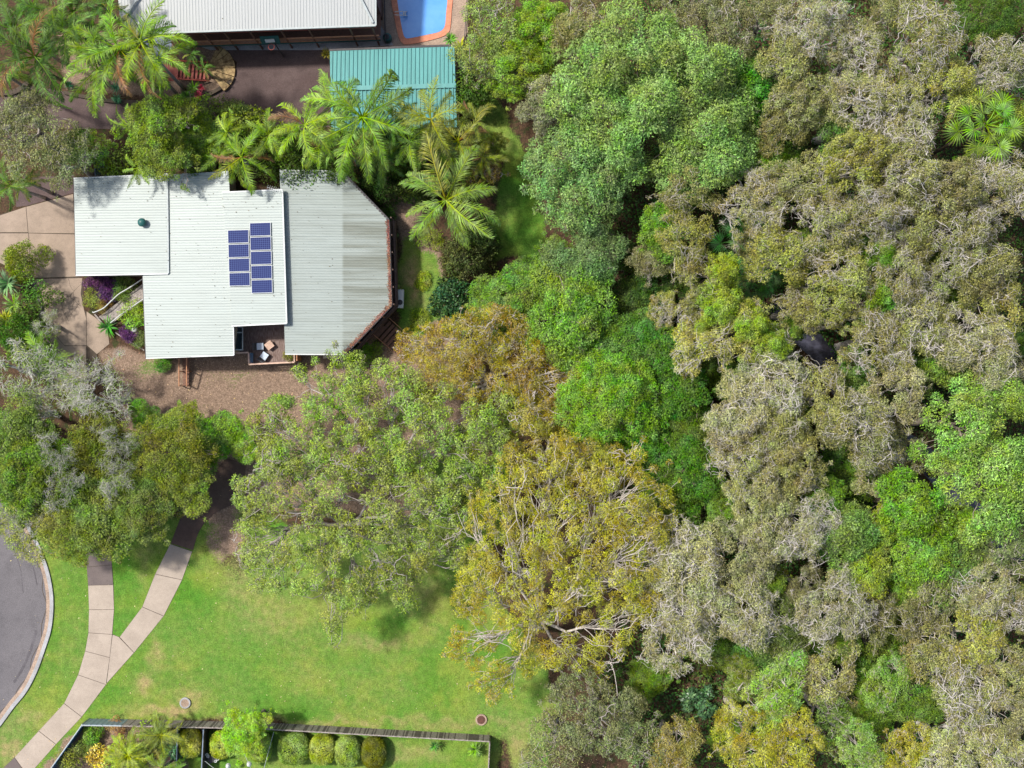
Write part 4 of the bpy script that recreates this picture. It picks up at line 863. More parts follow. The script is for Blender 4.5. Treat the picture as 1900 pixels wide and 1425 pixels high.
# colours (albedo)
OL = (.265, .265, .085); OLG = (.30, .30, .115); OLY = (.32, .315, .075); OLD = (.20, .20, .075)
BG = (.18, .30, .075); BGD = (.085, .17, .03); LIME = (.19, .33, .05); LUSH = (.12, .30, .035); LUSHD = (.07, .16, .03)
GOLD = (.37, .36, .035); GOLDB = (.32, .27, .06); YG = (.22, .36, .06); GUM = (.26, .36, .06); SIL = (.22, .31, .07); SHADEG = (.03, .08, .015)  # last green is near black: the gap's shade painted into the leaf colour
PB, PBB, BL, LU, GU, WA, SH, GL, SI = 'paperbark', 'paperbark_bare', 'broadleaf', 'lush', 'gum', 'wattle', 'shrub', 'glossy', 'silver'
TREES = [
 # top right forest
 (1521, 45, 72, 13, PBB, OLG, 'paperbark with a thick forked white limb near the top edge of the forest'),
 (1467, 112, 58, 12, PB, OL, 'olive paperbark with pale twigs left of the forked white limb'),
 (1505, 180, 68, 12, PB, OL, 'rounded olive paperbark beside the dark green fan palm gap'),
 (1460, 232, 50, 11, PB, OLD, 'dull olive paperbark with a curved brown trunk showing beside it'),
 (1600, 85, 52, 12, PBB, OLG, 'grey twiggy paperbark between two larger crowns near the top edge'),
 (1600, 190, 56, 13, PBB, OLG, 'pale twiggy paperbark above the brown shadow gap'),
 (1668, 190, 54, 13, PBB, OL, 'small paperbark crown with tangled white twigs left of the bright fan palm'),
 (1735, 58, 78, 14, PBB, OL, 'wide paperbark tangled with bright white twigs at the upper right'),
 (1760, 150, 68, 13, PB, OLY, 'yellowish olive smooth paperbark below the wide white-twigged one'),
 (1690, 238, 56, 13, PBB, OLG, 'grey-white twigged paperbark in front of the bright fan palm'),
 (1868, 110, 66, 12, PBB, OLG, 'grey brown twiggy paperbark at the right edge above the fan palm'),
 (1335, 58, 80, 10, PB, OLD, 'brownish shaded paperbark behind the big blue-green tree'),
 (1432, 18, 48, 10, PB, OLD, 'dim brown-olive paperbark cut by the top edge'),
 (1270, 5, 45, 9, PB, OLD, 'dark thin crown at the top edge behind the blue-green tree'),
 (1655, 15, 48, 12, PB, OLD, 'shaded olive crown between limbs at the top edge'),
 (1845, 18, 60, 8, LU, LUSHD, 'deep green leafy tree in the top right corner'),
 (1600, 292, 76, 14, PB, OLY, 'large dome shaped yellow-olive paperbark in the upper forest'),
 (1700, 322, 70, 14, PBB, OLG, 'paperbark matted with chalk white curling twigs, upper forest'),
 (1640, 390, 72, 14, PBB, OL, 'paperbark with looping white limbs in the heart of the upper forest'),
 (1772, 350, 74, 14, PB, OL, 'broad even olive paperbark below the bright fan palm'),
 (1545, 410, 70, 13, PBB, OL, 'paperbark with a small round hole ringed by white twigs'),
 (1498, 330, 58, 12, PB, OL, 'olive paperbark on the left rim of the upper forest'),
 (1405, 372, 68, 12, PBB, OLG, 'pale paperbark above the dark green fan palms'),
 (1872, 345, 72, 13, PBB, OLG, 'greyish paperbark with long pale limbs at the right edge'),
 (1795, 440, 72, 14, PBB, OL, 'paperbark with a zigzag white limb down its right side'),
 (1700, 435, 60, 13, PB, OL, 'dull olive crown among white-limbed paperbarks in mid forest'),
 (1452, 470, 62, 12, PB, OLY, 'olive paperbark just right of the dark fan palms'),
 (1285, 345, 50, 11, PB, OL, 'small olive crown with one curling white limb beside the shadow gap'),
 (1275, 440, 52, 11, PB, OLY, 'golden-olive paperbark left of the dark fan palms'),
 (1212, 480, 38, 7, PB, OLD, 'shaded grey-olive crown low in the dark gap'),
 (1308, 535, 54, 11, PB, OL, 'olive crown mixed with lime creeper below the fan palms'),
 (1555, 520, 76, 13, PB, OLY, 'large brown-olive paperbark above the creek pool'),
 (1684, 500, 70, 13, PBB, OL, 'paperbark with thick white looping limbs beside the lime creeper'),
 (1722, 580, 62, 12, PBB, OL, 'olive paperbark with a hooked white limb above the leaning trunks'),
 (1835, 495, 62, 13, PB, OL, 'olive paperbark above the leaning brown trunks at the right'),
 (1856, 570, 58, 12, PB, OLY, 'yellow-olive paperbark near the right edge, under the leaning trunks'),
 (1490, 575, 44, 10, PB, OL, 'small olive crown left of the creek pool'),
 (1232, 572, 30, 8, PBB, OLY, 'tiny dome crown with bare white branches beside the dark gap'),
 (1400, 445, 40, 8, PB, OLD, 'low olive crown behind the dark fan palms'),
 # mid right forest
 (1292, 630, 52, 10, PBB, OLY, 'olive crown with a spray of bare pale branches near the gap'),
 (1375, 615, 58, 11, PB, OLY, 'yellow-olive crown joined with lime creeper left of the creek'),
 (1428, 672, 52, 11, PBB, OLG, 'grey-olive twiggy crown on the left bank of the creek pool'),
 (1640, 635, 72, 12, PBB, OL, 'olive paperbark with a brown limb on the right bank of the creek'),
 (1590, 598, 34, 11, PB, OLY, 'brownish gold crown just above the creek pool'),
 (1842, 655, 74, 13, PBB, OLG, 'domed paperbark covered with white curls near the right edge'),
 (1740, 610, 50, 11, PB, OLD, 'shaded olive crown between creek and the domed white paperbark'),
 (1762, 668, 40, 10, BL, YG, 'sparse yellow-green crown left of the domed white paperbark'),
 (1806, 790, 76, 13, BL, YG, 'large yellow-green broadleaf tree at the right edge'),
 (1878, 735, 40, 12, BL, YG, 'small yellow-green crown touching the right edge'),
 (1852, 905, 84, 13, BL, YG, 'wide yellow-green broadleaf crown above the lower creek pool'),
 (1450, 718, 60, 12, PBB, OLG, 'twiggy pale paperbark above the thick brown-white limb'),
 (1378, 765, 68, 12, PBB, OLG, 'pale paperbark fringing the lush dark trees on its left'),
 (1452, 800, 66, 12, PB, OL, 'olive paperbark crossed by a long white limb'),
 (1540, 745, 58, 12, PB, OL, 'olive crown left of the small grey pool'),
 (1612, 805, 74, 13, PBB, OL, 'broad paperbark with fine pale twigs beneath the grey pool'),
 (1672, 735, 58, 12, PB, OLG, 'grey-olive crown right of the small grey pool'),
 (1670, 835, 58, 9, PB, OLD, 'dim green-olive crown in shade left of the yellow-green tree'),
 (1478, 860, 66, 12, PB, OL, 'olive paperbark left of the shadowed opening'),
 (1388, 868, 68, 12, PBB, OL, 'paperbark with a bent white fork facing the wattle'),
 (1425, 940, 74, 12, PB, OLG, 'greyish paperbark in the dense middle of the lower forest'),
 (1492, 985, 74, 12, PBB, OLG, 'twig-covered grey paperbark right of the giant wattle'),
 (1405, 1020, 70, 11, PB, OLG, 'smooth grey-olive paperbark below the middle of the lower forest'),
 (1640, 880, 46, 10, PB, OLG, 'small grey-olive crown right of the shadowed opening'),
 (1585, 1000, 62, 11, BL, BG, 'green-and-grey crown in the lower middle forest'),
 (1700, 945, 62, 12, LU, (.13, .32, .035), 'bright green leafy crown left of the lower creek pool'),
 (1618, 1070, 52, 11, LU, LIME, 'lime green crown above the umbrella shaped paperbark'),
 (1722, 1040, 58, 11, LU, (.12, .28, .04), 'fresh green crown below the lower creek pool'),
 (1790, 1035, 56, 10, BL, (.13, .21, .05), 'muted green crown above the right edge shadows'),
 (1872, 1020, 56, 10, PB, (.15, .19, .06), 'muted olive-green crown at the right edge below the creek'),
 (1568, 1135, 74, 12, PBB, OLG, 'umbrella shaped grey paperbark with radiating white limbs'),
 (1500, 1100, 38, 9, PB, OLD, 'low dark olive crown beside the brown gap left of the umbrella paperbark'),
 (1290, 1066, 80, 11, PBB, OLG, 'thin grey twiggy crown right of the wattle fork'),
 (1375, 1138, 74, 11, PBB, OLG, 'grey-green crown laced with forked white branches'),
 (1262, 1165, 86, 11, PBB, OLG, 'wide grey twiggy crown overhanging the shaded clearing'),
 (1236, 1012, 52, 10, PBB, OLG, 'grey crown woven into the right side of the wattle'),
 (1450, 1165, 60, 9, PB, (.13, .17, .05), 'dull green crown between the two grey twiggy crowns'),
 (1660, 1150, 56, 10, PB, OLD, 'shadowed olive crown right of the umbrella paperbark'),
 (1745, 1110, 56, 10, PB, OLD, 'olive-brown crown with drooping twigs near the lower right'),
 (1835, 1100, 56, 11, PBB, OLG, 'grey-brown twiggy crown at the lower right'),
 (1890, 1130, 40, 11, PBB, OL, 'olive twiggy crown cut by the lower right edge'),
 # bottom right
 (1440, 1290, 60, 10, WA, YG, 'yellow-green feathery crown above the gold thicket'),
 (1395, 1365, 66, 10, WA, GOLD, 'golden feathery tree at the bottom edge, left of the thicket'),
 (1478, 1385, 58, 10, WA, GOLD, 'golden feathery tree at the bottom edge, middle of the thicket'),
 (1540, 1245, 62, 9, PB, OLG, 'grey olive crown with a thin brown fork above the gold thicket'),
 (1600, 1395, 46, 10, WA, YG, 'yellow-green tuft at the bottom edge of the thicket'),
 (1648, 1270, 46, 9, WA, YG, 'slender yellow-tipped crown right of the gold thicket'),
 (1545, 1340, 50, 9, GU, (.15, .22, .05), 'muted green crown inside the gold thicket with a pale fork'),
 (1255, 1400, 52, 8, WA, GOLDB, 'brown-gold low crown at the bottom edge left of the clearing'),
 (1375, 1262, 36, 8, WA, (.2, .26, .05), 'small green-gold crown on the clearing rim'),
 (1690, 1395, 50, 9, WA, GOLD, 'gold crown at the bottom edge toward the right'),
 (1775, 1400, 58, 10, PBB, OLG, 'bare white-limbed paperbark at the bottom right edge'),
 (1862, 1400, 56, 10, PBB, OL, 'olive paperbark in the bottom right corner'),
 (1740, 1215, 62, 10, PB, OL, 'olive paperbark in the lower right forest'),
 (1825, 1195, 58, 11, PB, OLY, 'yellow-olive paperbark in the lower right forest'),
 (1880, 1265, 56, 11, PB, OL, 'olive crown at the right edge of the lower forest'),
 (1795, 1290, 60, 11, PBB, OL, 'paperbark with pale twigs in the lower right forest'),
 (1715, 1305, 50, 9, LU, LUSHD, 'dark green crown in the lower right forest'),
 (1870, 1340, 48, 10, PB, OLG, 'grey-olive crown near the bottom right corner'),
 (1110, 1330, 82, 8, GU, (.19, .22, .09), 'thin grey-green gum at the bottom edge right of the fence corner'),
 (1035, 1385, 58, 7, GU, (.21, .22, .10), 'wispy grey-green gum beside the fence corner'),
 (1180, 1385, 56, 8, GU, (.17, .21, .07), 'sparse olive gum left of the brown-gold crown'),
 # green band next to paperbarks
 (1150, 470, 30, 4, LU, SHADEG, 'dark low crown inside the shadowed gap'),
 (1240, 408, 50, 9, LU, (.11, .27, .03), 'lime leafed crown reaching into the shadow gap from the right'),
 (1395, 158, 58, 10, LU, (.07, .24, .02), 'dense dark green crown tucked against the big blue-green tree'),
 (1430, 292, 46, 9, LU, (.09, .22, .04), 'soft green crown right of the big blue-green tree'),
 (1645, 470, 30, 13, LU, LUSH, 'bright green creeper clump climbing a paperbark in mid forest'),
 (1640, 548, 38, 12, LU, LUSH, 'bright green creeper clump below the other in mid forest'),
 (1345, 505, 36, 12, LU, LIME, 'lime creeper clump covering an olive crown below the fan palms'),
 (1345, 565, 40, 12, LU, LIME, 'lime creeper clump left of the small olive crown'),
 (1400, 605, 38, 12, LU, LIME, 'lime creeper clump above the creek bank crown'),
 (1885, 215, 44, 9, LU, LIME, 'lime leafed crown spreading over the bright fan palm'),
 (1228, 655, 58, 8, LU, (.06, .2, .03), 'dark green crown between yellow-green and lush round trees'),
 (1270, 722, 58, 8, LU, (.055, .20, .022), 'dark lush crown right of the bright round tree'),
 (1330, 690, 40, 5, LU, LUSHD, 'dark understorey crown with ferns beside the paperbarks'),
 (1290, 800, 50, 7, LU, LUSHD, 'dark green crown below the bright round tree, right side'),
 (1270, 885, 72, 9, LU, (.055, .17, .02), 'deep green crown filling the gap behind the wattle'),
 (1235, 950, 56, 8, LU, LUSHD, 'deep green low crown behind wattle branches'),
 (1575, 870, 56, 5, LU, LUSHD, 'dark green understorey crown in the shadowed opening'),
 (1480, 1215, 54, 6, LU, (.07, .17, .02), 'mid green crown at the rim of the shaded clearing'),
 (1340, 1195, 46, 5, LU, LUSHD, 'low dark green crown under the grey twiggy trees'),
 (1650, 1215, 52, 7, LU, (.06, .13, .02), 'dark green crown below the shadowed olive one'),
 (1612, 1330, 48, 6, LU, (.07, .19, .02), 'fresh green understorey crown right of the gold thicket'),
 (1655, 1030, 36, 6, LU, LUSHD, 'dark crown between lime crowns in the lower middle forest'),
 (1185, 560, 52, 5, LU, SHADEG, 'nearly black green crown at the bottom of the shadow gap'),
 (1255, 500, 44, 5, LU, SHADEG, 'dark green understorey crown left of the fan palms'),
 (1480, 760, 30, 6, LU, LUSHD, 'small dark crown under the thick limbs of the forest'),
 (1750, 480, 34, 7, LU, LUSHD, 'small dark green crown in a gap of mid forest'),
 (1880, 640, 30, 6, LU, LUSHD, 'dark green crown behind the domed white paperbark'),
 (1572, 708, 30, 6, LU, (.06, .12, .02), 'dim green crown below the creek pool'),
 # top centre left
 (905, 60, 68, 9, GU, (.25, .33, .06), 'loose lime-green tree at the corner of the pool paving'),
 (960, 110, 62, 9, LU, (.16, .31, .04), 'olive-lime tree right of the pool fence'),
 (1010, 45, 62, 9, LU, (.13, .31, .03), 'bright green tree at the top edge left of the big tree'),
 (1040, 160, 44, 10, PBB, OLG, 'small pinkish-grey twiggy crown wedged into the big tree'),
 (1075, 45, 50, 10, PB, OL, 'olive crown at the top edge beside the big tree'),
 (1006, 205, 44, 10, PB, (.22, .24, .10), 'grey-olive crown overhanging the shaded grass strip'),
 (920, 105, 52, 8, GU, (.2, .28, .07), 'loose green tree beside the yellow cordyline'),
 (875, 165, 36, 3, SH, (.05, .16, .03), 'dark green shrub against the right wall of the teal shed'),
 (893, 190, 20, 2.5, SH, (.05, .15, .03), 'low dark shrub at the start of the grass strip'),
 (1440, 640, 34, 12, LU, LIME, 'lime green clump above the left bank of the creek pool'),
 (1305, 600, 26, 10, LU, LIME, 'small lime clump beside the spray of bare pale branches'),
 (530, 262, 34, 4, SH, (.10, .22, .03), 'green shrub between the bright palms of the north hedge'),
 (620, 312, 34, 4, SH, (.06, .16, .02), 'dark shrub against the top edge of the east roof'),
 (735, 290, 40, 4, SH, (.08, .18, .03), 'dark green shrub in the middle of the palm row'),
 (330, 215, 32, 5, LU, (.14, .24, .025), 'olive-green crown at the driveway edge right of the rounded tree'),
 (475, 235, 36, 4, SH, (.16, .29, .03), 'yellow-green shrub in the hedge beside the dark driveway'),
 (865, 330, 38, 4, SH, (.12, .19, .03), 'green-brown shrub behind the isolated palm'),
 # east of house
 (845, 552, 44, 3, GL, (.03, .10, .03), 'dark glossy round shrub on the east lawn'),
 (868, 470, 50, 3.5, SH, (.12, .15, .04), 'brownish olive shrub under the isolated palm'),
 (888, 432, 28, 3, SH, (.06, .15, .04), 'dark shrub beside the trunk of the isolated palm'),
 (842, 590, 26, 2.5, GL, (.03, .09, .02), 'small dark glossy shrub below the round one'),
 (965, 535, 68, 6, LU, (.11, .26, .05), 'soft green bushy tree bordering the grass strip'),
 (925, 570, 56, 5, LU, (.10, .24, .05), 'green bushy crown right of the dark glossy shrub'),
 (1085, 480, 60, 8, BL, (.14, .22, .07), 'olive green tree on the left rim of the shadow gap'),
 (1040, 482, 36, 6, LU, (.10, .22, .05), 'green bushy crown at the bottom of the grass strip'),
 (1065, 590, 88, 9, BL, (.17, .31, .04), 'large yellow-flecked green tree above the bright round one'),
 (1165, 650, 70, 8, LU, (.09, .23, .045), 'grey-green leafy crown above the bright round tree'),
 (1140, 745, 94, 10.5, LU, LUSH, 'big bright emerald round tree'),
 (1190, 815, 50, 7, LU, (.07, .24, .02), 'emerald crown on the lower right of the bright round tree'),
 (1090, 820, 44, 7, LU, (.07, .2, .02), 'green crown under the bright round tree, behind wattle tips'),
 (778, 596, 18, .5, SH, (.16, .28, .03), 'yellow-green weedy patch left of the dark glossy shrub'),
 (798, 440, 20, .6, SH, (.13, .22, .03), 'low weedy patch under the fronds of the isolated palm'),
 (785, 520, 14, .4, SH, (.17, .27, .03), 'small weedy patch in the middle of the east lawn'),
 (1210, 1255, 40, 3, LU, (.08, .18, .02), 'green crown on the left rim of the shaded clearing'),
 (1350, 1370, 36, 3, LU, (.08, .17, .02), 'low green crown between brown-gold and golden trees'),
 # north boundary planting
 (60, 250, 78, 8, GU, (.20, .22, .09), 'grey-olive fine leaved tree in the upper left beside the dark driveway'),
 (28, 225, 50, 8, GU, (.22, .24, .11), 'thin grey crown at the left edge beside the dark driveway'),
 (110, 290, 46, 7, GU, (.19, .22, .08), 'grey-olive crown with bare twigs near the carport corner'),
 (150, 268, 40, 4, LU, (.14, .34, .03), 'lime green shrub tree beside the side gate'),
 (218, 305, 34, 3, SH, (.12, .24, .04), 'flower-speckled shrub right of the side gate'),
 (285, 225, 56, 8, LU, (.17, .24, .025), 'rounded olive-green tree between the driveway and the house'),
 (300, 285, 46, 7, LU, (.16, .22, .03), 'lower olive-green crown touching the mint roof'),
 (370, 250, 48, 5, LU, (.13, .25, .03), 'green leafy shrub tree in the hedge north of the house'),
 (365, 300, 40, 4, SH, (.07, .15, .03), 'dark shrub against the north wall of the house'),
 (430, 215, 40, 4, SH, (.2, .28, .05), 'straggly yellow-green shrub beside the dark driveway'),
 (490, 300, 36, 3, SH, (.06, .14, .03), 'dark leafy shrub in the recess north of the house'),
 (380, 215, 34, 4, SH, (.12, .22, .04), 'mid green shrub at the driveway edge'),
 (445, 255, 36, 4, SH, (.15, .28, .04), 'green shrub between two bright palms'),
 (560, 310, 34, 4, SH, (.05, .14, .03), 'dark shrub under the large palm by the roof corner'),
 (700, 335, 40, 3, SH, (.04, .11, .03), 'dark shrub at the northeast corner of the roof'),
 (770, 330, 44, 3.5, SH, (.06, .13, .03), 'dark brown-green shrub under the palm cluster'),
 (893, 318, 34, 4, GU, (.3, .22, .05), 'orange-tipped shrub at the edge of the shaded grass strip'),
 (908, 262, 24, 5, LU, (.18, .28, .05), 'yellow-green crown at the end of the palm row'),
 # left edge gardens
 (30, 480, 40, 3, SH, (.2, .34, .04), 'yellow-lime shrub beside the curved planter edge'),
 (20, 620, 44, 3.5, SH, (.06, .2, .03), 'green shrub below the strappy plants at the left edge'),
 (55, 560, 32, 2.5, SH, (.07, .18, .03), 'dark green shrub inside the curved planter edge'),
 (50, 640, 36, 2.5, SH, (.09, .22, .03), 'green shrub at the bottom of the driveway bed'),
 (170, 548, 17, .9, SH, (.20, .30, .06), 'yellow-green groundcover mound beside the entry boardwalk'),
 (178, 527, 20, .9, SH, (.08, .025, .11), 'purple leafed mound under the carport edge'),
 (200, 540, 19, .9, SH, (.075, .022, .10), 'purple leafed mound next to the white handrail'),
 (226, 527, 17, 1.0, SH, (.07, .17, .06), 'bluish green bush between the purple mound and the house wall'),
 (222, 548, 13, .9, SH, (.12, .25, .04), 'small green bush under the white handrail'),
 (190, 565, 12, .8, SH, (.28, .20, .05), 'orange-tinged small bush at the boardwalk start'),
 (250, 582, 22, 1.2, SH, (.14, .34, .03), 'bright green leafy bush in the triangular front bed'),
 (237, 618, 15, .8, SH, (.08, .025, .11), 'purple leafed bush in the triangular front bed'),
 (258, 628, 14, .6, SH, (.10, .18, .07), 'pale flecked groundcover near the globe lamp'),
 # SW cluster
 (46, 880, 96, 8, LU, (.08, .17, .025), 'dark mottled green tree at the left edge above the road'),
 (25, 800, 56, 7, BL, (.15, .24, .04), 'green tree at the left edge below the silvery twigs'),
 (48, 985, 68, 7, GU, (.24, .28, .06), 'yellow-flecked sparse tree overhanging the road'),
 (120, 985, 64, 7, LU, (.19, .24, .04), 'yellow-flecked tree between road and footpath'),
 (175, 960, 58, 7, LU, (.14, .20, .035), 'yellow-green tree over the start of the footpath'),
 (250, 945, 66, 7, LU, (.15, .21, .04), 'cream-flecked tree above the grass wedge'),
 (300, 850, 74, 7, LU, (.13, .20, .035), 'speckled yellow-green tree left of the dark asphalt bend'),
 (165, 830, 58, 7, LU, (.09, .15, .025), 'dark tree with cream speckles inside the curve of the bend'),
 (220, 900, 50, 6, LU, (.11, .19, .03), 'dark green crown in the middle of the roadside cluster'),
 (345, 900, 46, 6, LU, (.13, .21, .04), 'green crown overhanging the dark asphalt bend'),
 (390, 815, 46, 4, LU, (.10, .25, .03), 'green bush at the lower edge of the dirt yard'),
 (440, 820, 34, 3.5, LU, (.13, .29, .03), 'bright green bush where the gum branches begin'),
 (330, 790, 36, 3.5, LU, (.13, .24, .03), 'green bush around the short timber steps'),
 (270, 775, 30, 3, LU, (.09, .22, .03), 'green bush between silvery twigs and dirt yard'),
 (92, 712, 56, 5, SI, SIL, 'silvery grey twiggy tree beside the driveway end'),
 (158, 706, 44, 5, SI, SIL, 'silver feathery crown reaching over the dirt beside the driveway'),
 (25, 690, 56, 6, SI, SIL, 'silvery twiggy crown at the left edge'),
 (45, 770, 46, 6, SI, SIL, 'silvery crown near the left edge above the mottled tree'),
 (190, 745, 50, 6, SI, SIL, 'silver spray of bare twigs at the dirt yard corner'),
 (105, 905, 38, 8, SI, SIL, 'round silvery puff of twigs within the roadside cluster'),
 (208, 885, 34, 8, SI, SIL, 'bare forked silver twigs right of the silvery puff'),
 (215, 820, 30, 8, SI, SIL, 'small silver twig tuft above the speckled trees'),
 (98, 840, 34, 8, SI, SIL, 'silver twig tuft above the round silvery puff'),
 (45, 960, 30, 7, SI, SIL, 'silvery twig tuft close to the road'),
 (82, 605, 24, 3, SI, SIL, 'fine silver twigs at the left end of the cracked driveway'),
 # bottom gardens
 (275, 1378, 30, 1.5, SH, (.16, .28, .03), 'dense green bush under the tawny bushy palm'),
 (228, 1415, 30, 1.4, SH, (.26, .36, .03), 'lime bush under the lime-yellow bushy palm'),
 (168, 1363, 17, 1.0, SH, (.14, .34, .04), 'small fresh green bush by the blue fence corner'),
 (160, 1385, 16, .9, SH, (.1, .2, .04), 'low green bush along the diagonal blue fence'),
 (132, 1410, 24, 1.4, SH, (.15, .22, .05), 'grey-green bush at the bottom of the blue fence'),
 (183, 1405, 20, 1.3, GL, (.50, .36, .03), 'bright yellow croton bush'),
 (215, 1350, 14, .8, SH, (.42, .26, .10), 'small orange-brown bush by the fence'),
 (310, 1392, 20, 1.2, GL, (.06, .17, .06), 'dark round-leafed bush left of the dark thin fence'),
 (443, 1368, 36, 4, LU, (.18, .38, .03), 'bright green small tree overlapping the paling fence'),
 (470, 1345, 24, 4, LU, (.18, .38, .03), 'bright green tree top rising over the paling fence'),
 (1300, 1310, 26, 1.5, GL, (.05, .12, .05), 'bluish green shrub in the shaded clearing'),
 (712, 400, 16, 1.0, SH, (.05, .13, .03), 'small dark shrub at the northeast roof corner angle'),
 (525, 745, 10, .5, SH, (.1, .3, .03), 'small bright green tuft on the dirt yard'),
 (300, 675, 14, .8, SH, (.09, .28, .04), 'green strappy tuft below the south roof edge'),
 (665, 655, 22, .8, SH, (.12, .28, .03), 'green weedy patch by the angled wall corner'),
 (690, 645, 16, .8, SH, (.10, .24, .03), 'green weedy patch under the timber steps'),
 (533, 662, 9, 2.2, SH, (.3, .34, .05), 'yellow-green potted plant in the deck corner'),
]
seen = set()
for T in TREES:
    assert T[6] not in seen, T[6]; seen.add(T[6]); vtree(*T[:7], sx=rnd.uniform(.88, 1.14))

# signature trees, each with its own limbs
ltree('broadleaf', 13, (1235, 215), [(1200, 90, 75, 13), (1285, 120, 75, 13.5), (1130, 105, 65, 12.5), (1110, 190, 75, 12.5), (1190, 190, 90, 13.5), (1290, 205, 80, 13), (1345, 205, 45, 12), (1330, 285, 62, 12), (1250, 280, 55, 11.5), (1175, 265, 50, 12), (1165, 30, 45, 11)],
      (.225, .35, .085), 'huge blue-green broadleaf tree with many lobes at the top centre', 501, trunk_r=.45)
ltree('broadleaf', 10, (1110, 330), [(1075, 265, 58, 11), (1110, 330, 55, 11), (1040, 320, 48, 10), (1075, 375, 48, 10), (1150, 300, 38, 10), (1010, 290, 26, 9.5)],
      (.19, .325, .095), 'blue-green broadleaf tree beside the shaded grass strip', 502)
ltree('wattle', 12, (990, 1165), [(990, 900, 70, 11), (1045, 960, 75, 12), (940, 960, 60, 11), (950, 1040, 70, 12), (1030, 1050, 80, 12.5), (1110, 1000, 70, 12), (1170, 960, 55, 12), (1190, 900, 45, 11), (1120, 900, 55, 11), (900, 1100, 55, 10), (960, 1120, 60, 11), (1050, 1130, 60, 11), (1130, 1080, 60, 12), (860, 1200, 28, 9), (900, 1255, 34, 8), (960, 1210, 50, 9), (1040, 1200, 45, 9), (1140, 1170, 45, 10), (930, 1290, 22, 7), (1060, 860, 50, 11), (1195, 1050, 45, 11), (1190, 1115, 42, 10.5), (1215, 990, 34, 11), (1100, 1225, 30, 8), (1180, 870, 30, 11), (1215, 930, 30, 11)],
      (.42, .40, .04), 'giant golden yellow wattle with sprawling pale limbs over the lawn edge', 503, dict(sp=1.3, gap=.3, cr=.42, n=250), .34)
ltree('wattle', 8, (905, 720), [(870, 640, 62, 8), (930, 620, 55, 8), (990, 650, 40, 8), (960, 700, 55, 8), (880, 700, 60, 8), (810, 650, 42, 7), (800, 710, 40, 7), (1010, 720, 45, 8), (1030, 770, 36, 8), (1075, 705, 26, 8), (760, 640, 26, 6)],
      (.36, .29, .03), 'yellow-brown wattle spreading beside the southeast stairs', 504, dict(cr=.42, sp=1.12, gap=.16, n=270))
ltree('wattle', 9, (1010, 800), [(985, 800, 45, 9), (1020, 840, 45, 9.5), (960, 850, 35, 9), (1080, 850, 40, 10), (1130, 870, 34, 10)],
      (.33, .29, .045), 'bronze-gold wattle tops between the gum and the emerald round tree', 507, dict(gap=.2))
ltree('gum', 10, (735, 865), [(640, 710, 46, 7), (600, 760, 40, 7), (680, 770, 60, 9), (740, 730, 55, 8), (600, 830, 55, 9), (680, 850, 60, 10), (760, 820, 65, 10), (820, 770, 55, 9), (880, 800, 55, 9), (840, 860, 60, 10), (900, 890, 50, 9), (530, 840, 50, 9), (495, 790, 34, 7), (560, 700, 18, 6), (930, 770, 40, 8), (520, 740, 22, 6), (650, 690, 22, 6)],
      GUM, 'wide open gum with bare grey limbs south of the dirt yard', 505, dict(gap=.18, sp=1.18), .38)
ltree('gum', 10, (640, 960), [(520, 900, 62, 10), (480, 960, 50, 9), (600, 900, 55, 10), (570, 980, 62, 10), (500, 1040, 55, 9), (640, 1020, 60, 10), (720, 960, 60, 10), (790, 930, 55, 10), (700, 1040, 58, 9), (580, 1070, 48, 9), (780, 1010, 45, 9), (850, 950, 48, 9), (650, 1100, 42, 8), (740, 1090, 36, 8), (860, 1030, 34, 8), (490, 1080, 28, 7), (620, 1160, 20, 7), (460, 920, 32, 9)],
      (.29, .37, .07), 'sprawling pale green gum with long dead limbs over the park lawn', 506, dict(gap=.24, sp=1.22), .38)

# bare pale limbs lying across crowns (parts of the trees they reach from are hidden below)
# clipped round bushes
M_TOP = M_LEAF
def ball(px, py, rx, ry, h, col, label, seed):
    rg = np.random.default_rng(seed); n = 11000; w = W(px, py, h * .7); rxw = rx / PPM * .98; ryw = ry / PPM * .98
    d = rg.normal(0, 1, (n, 3)); d[:, 2] = np.abs(d[:, 2]) - .25; d /= np.linalg.norm(d, axis=1, keepdims=True)
    sgn = np.sign(d) * np.abs(d) ** .8; rr = rg.uniform(.93, 1.03, n)[:, None]; P = sgn * rr * np.array([rxw, ryw, h * .5]) + np.array([0, 0, h * .5])
    nrm = d + rg.normal(0, .5, (n, 3)); nrm /= np.linalg.norm(nrm, axis=1, keepdims=True); ax = rg.normal(0, 1, (n, 3)); ax -= nrm * (ax * nrm).sum(1, keepdims=True); ax /= np.linalg.norm(ax, axis=1, keepdims=True); s_ = np.cross(nrm, ax)
    L = rg.uniform(.07, .13, n)[:, None]; V_ = np.stack([P, P + ax * L * .5 + s_ * L * .28, P + ax * L, P + ax * L * .5 - s_ * L * .28], 1).reshape(-1, 3)
    blotch = np.sin(P[:, 0] * 5 + seed) * np.sin(P[:, 1] * 4.4 + seed * 2) * .35 + .5
    me = quad_mesh('foliage', V_, np.arange(n * 4).reshape(-1, 4), M_LEAF, {'lr': np.repeat(np.clip(rg.random(n) * .6 + blotch * .5, 0, 1), 4), 'cr': np.repeat(np.clip(.15 + rg.random(n) * .5, 0, 1), 4)})
    e_ = empty('round_bush', (w[0], w[1], 0), label, 'bush', 'clipped round bushes by the paling fence'); o = child('foliage', me, e_); o.color = tuple(col) + (1,)
    mb = MB(); mb.lathe((0, 0, 0), [(rxw * .3, 0), (rxw * .85, h * .3), (rxw * .88, h * .55), (rxw * .6, h * .85), (.05, h * .93)], 16); o = child('stems', mb.mesh('stems', M_BARK, True), e_); o.color = (.03, .05, .015, 1)
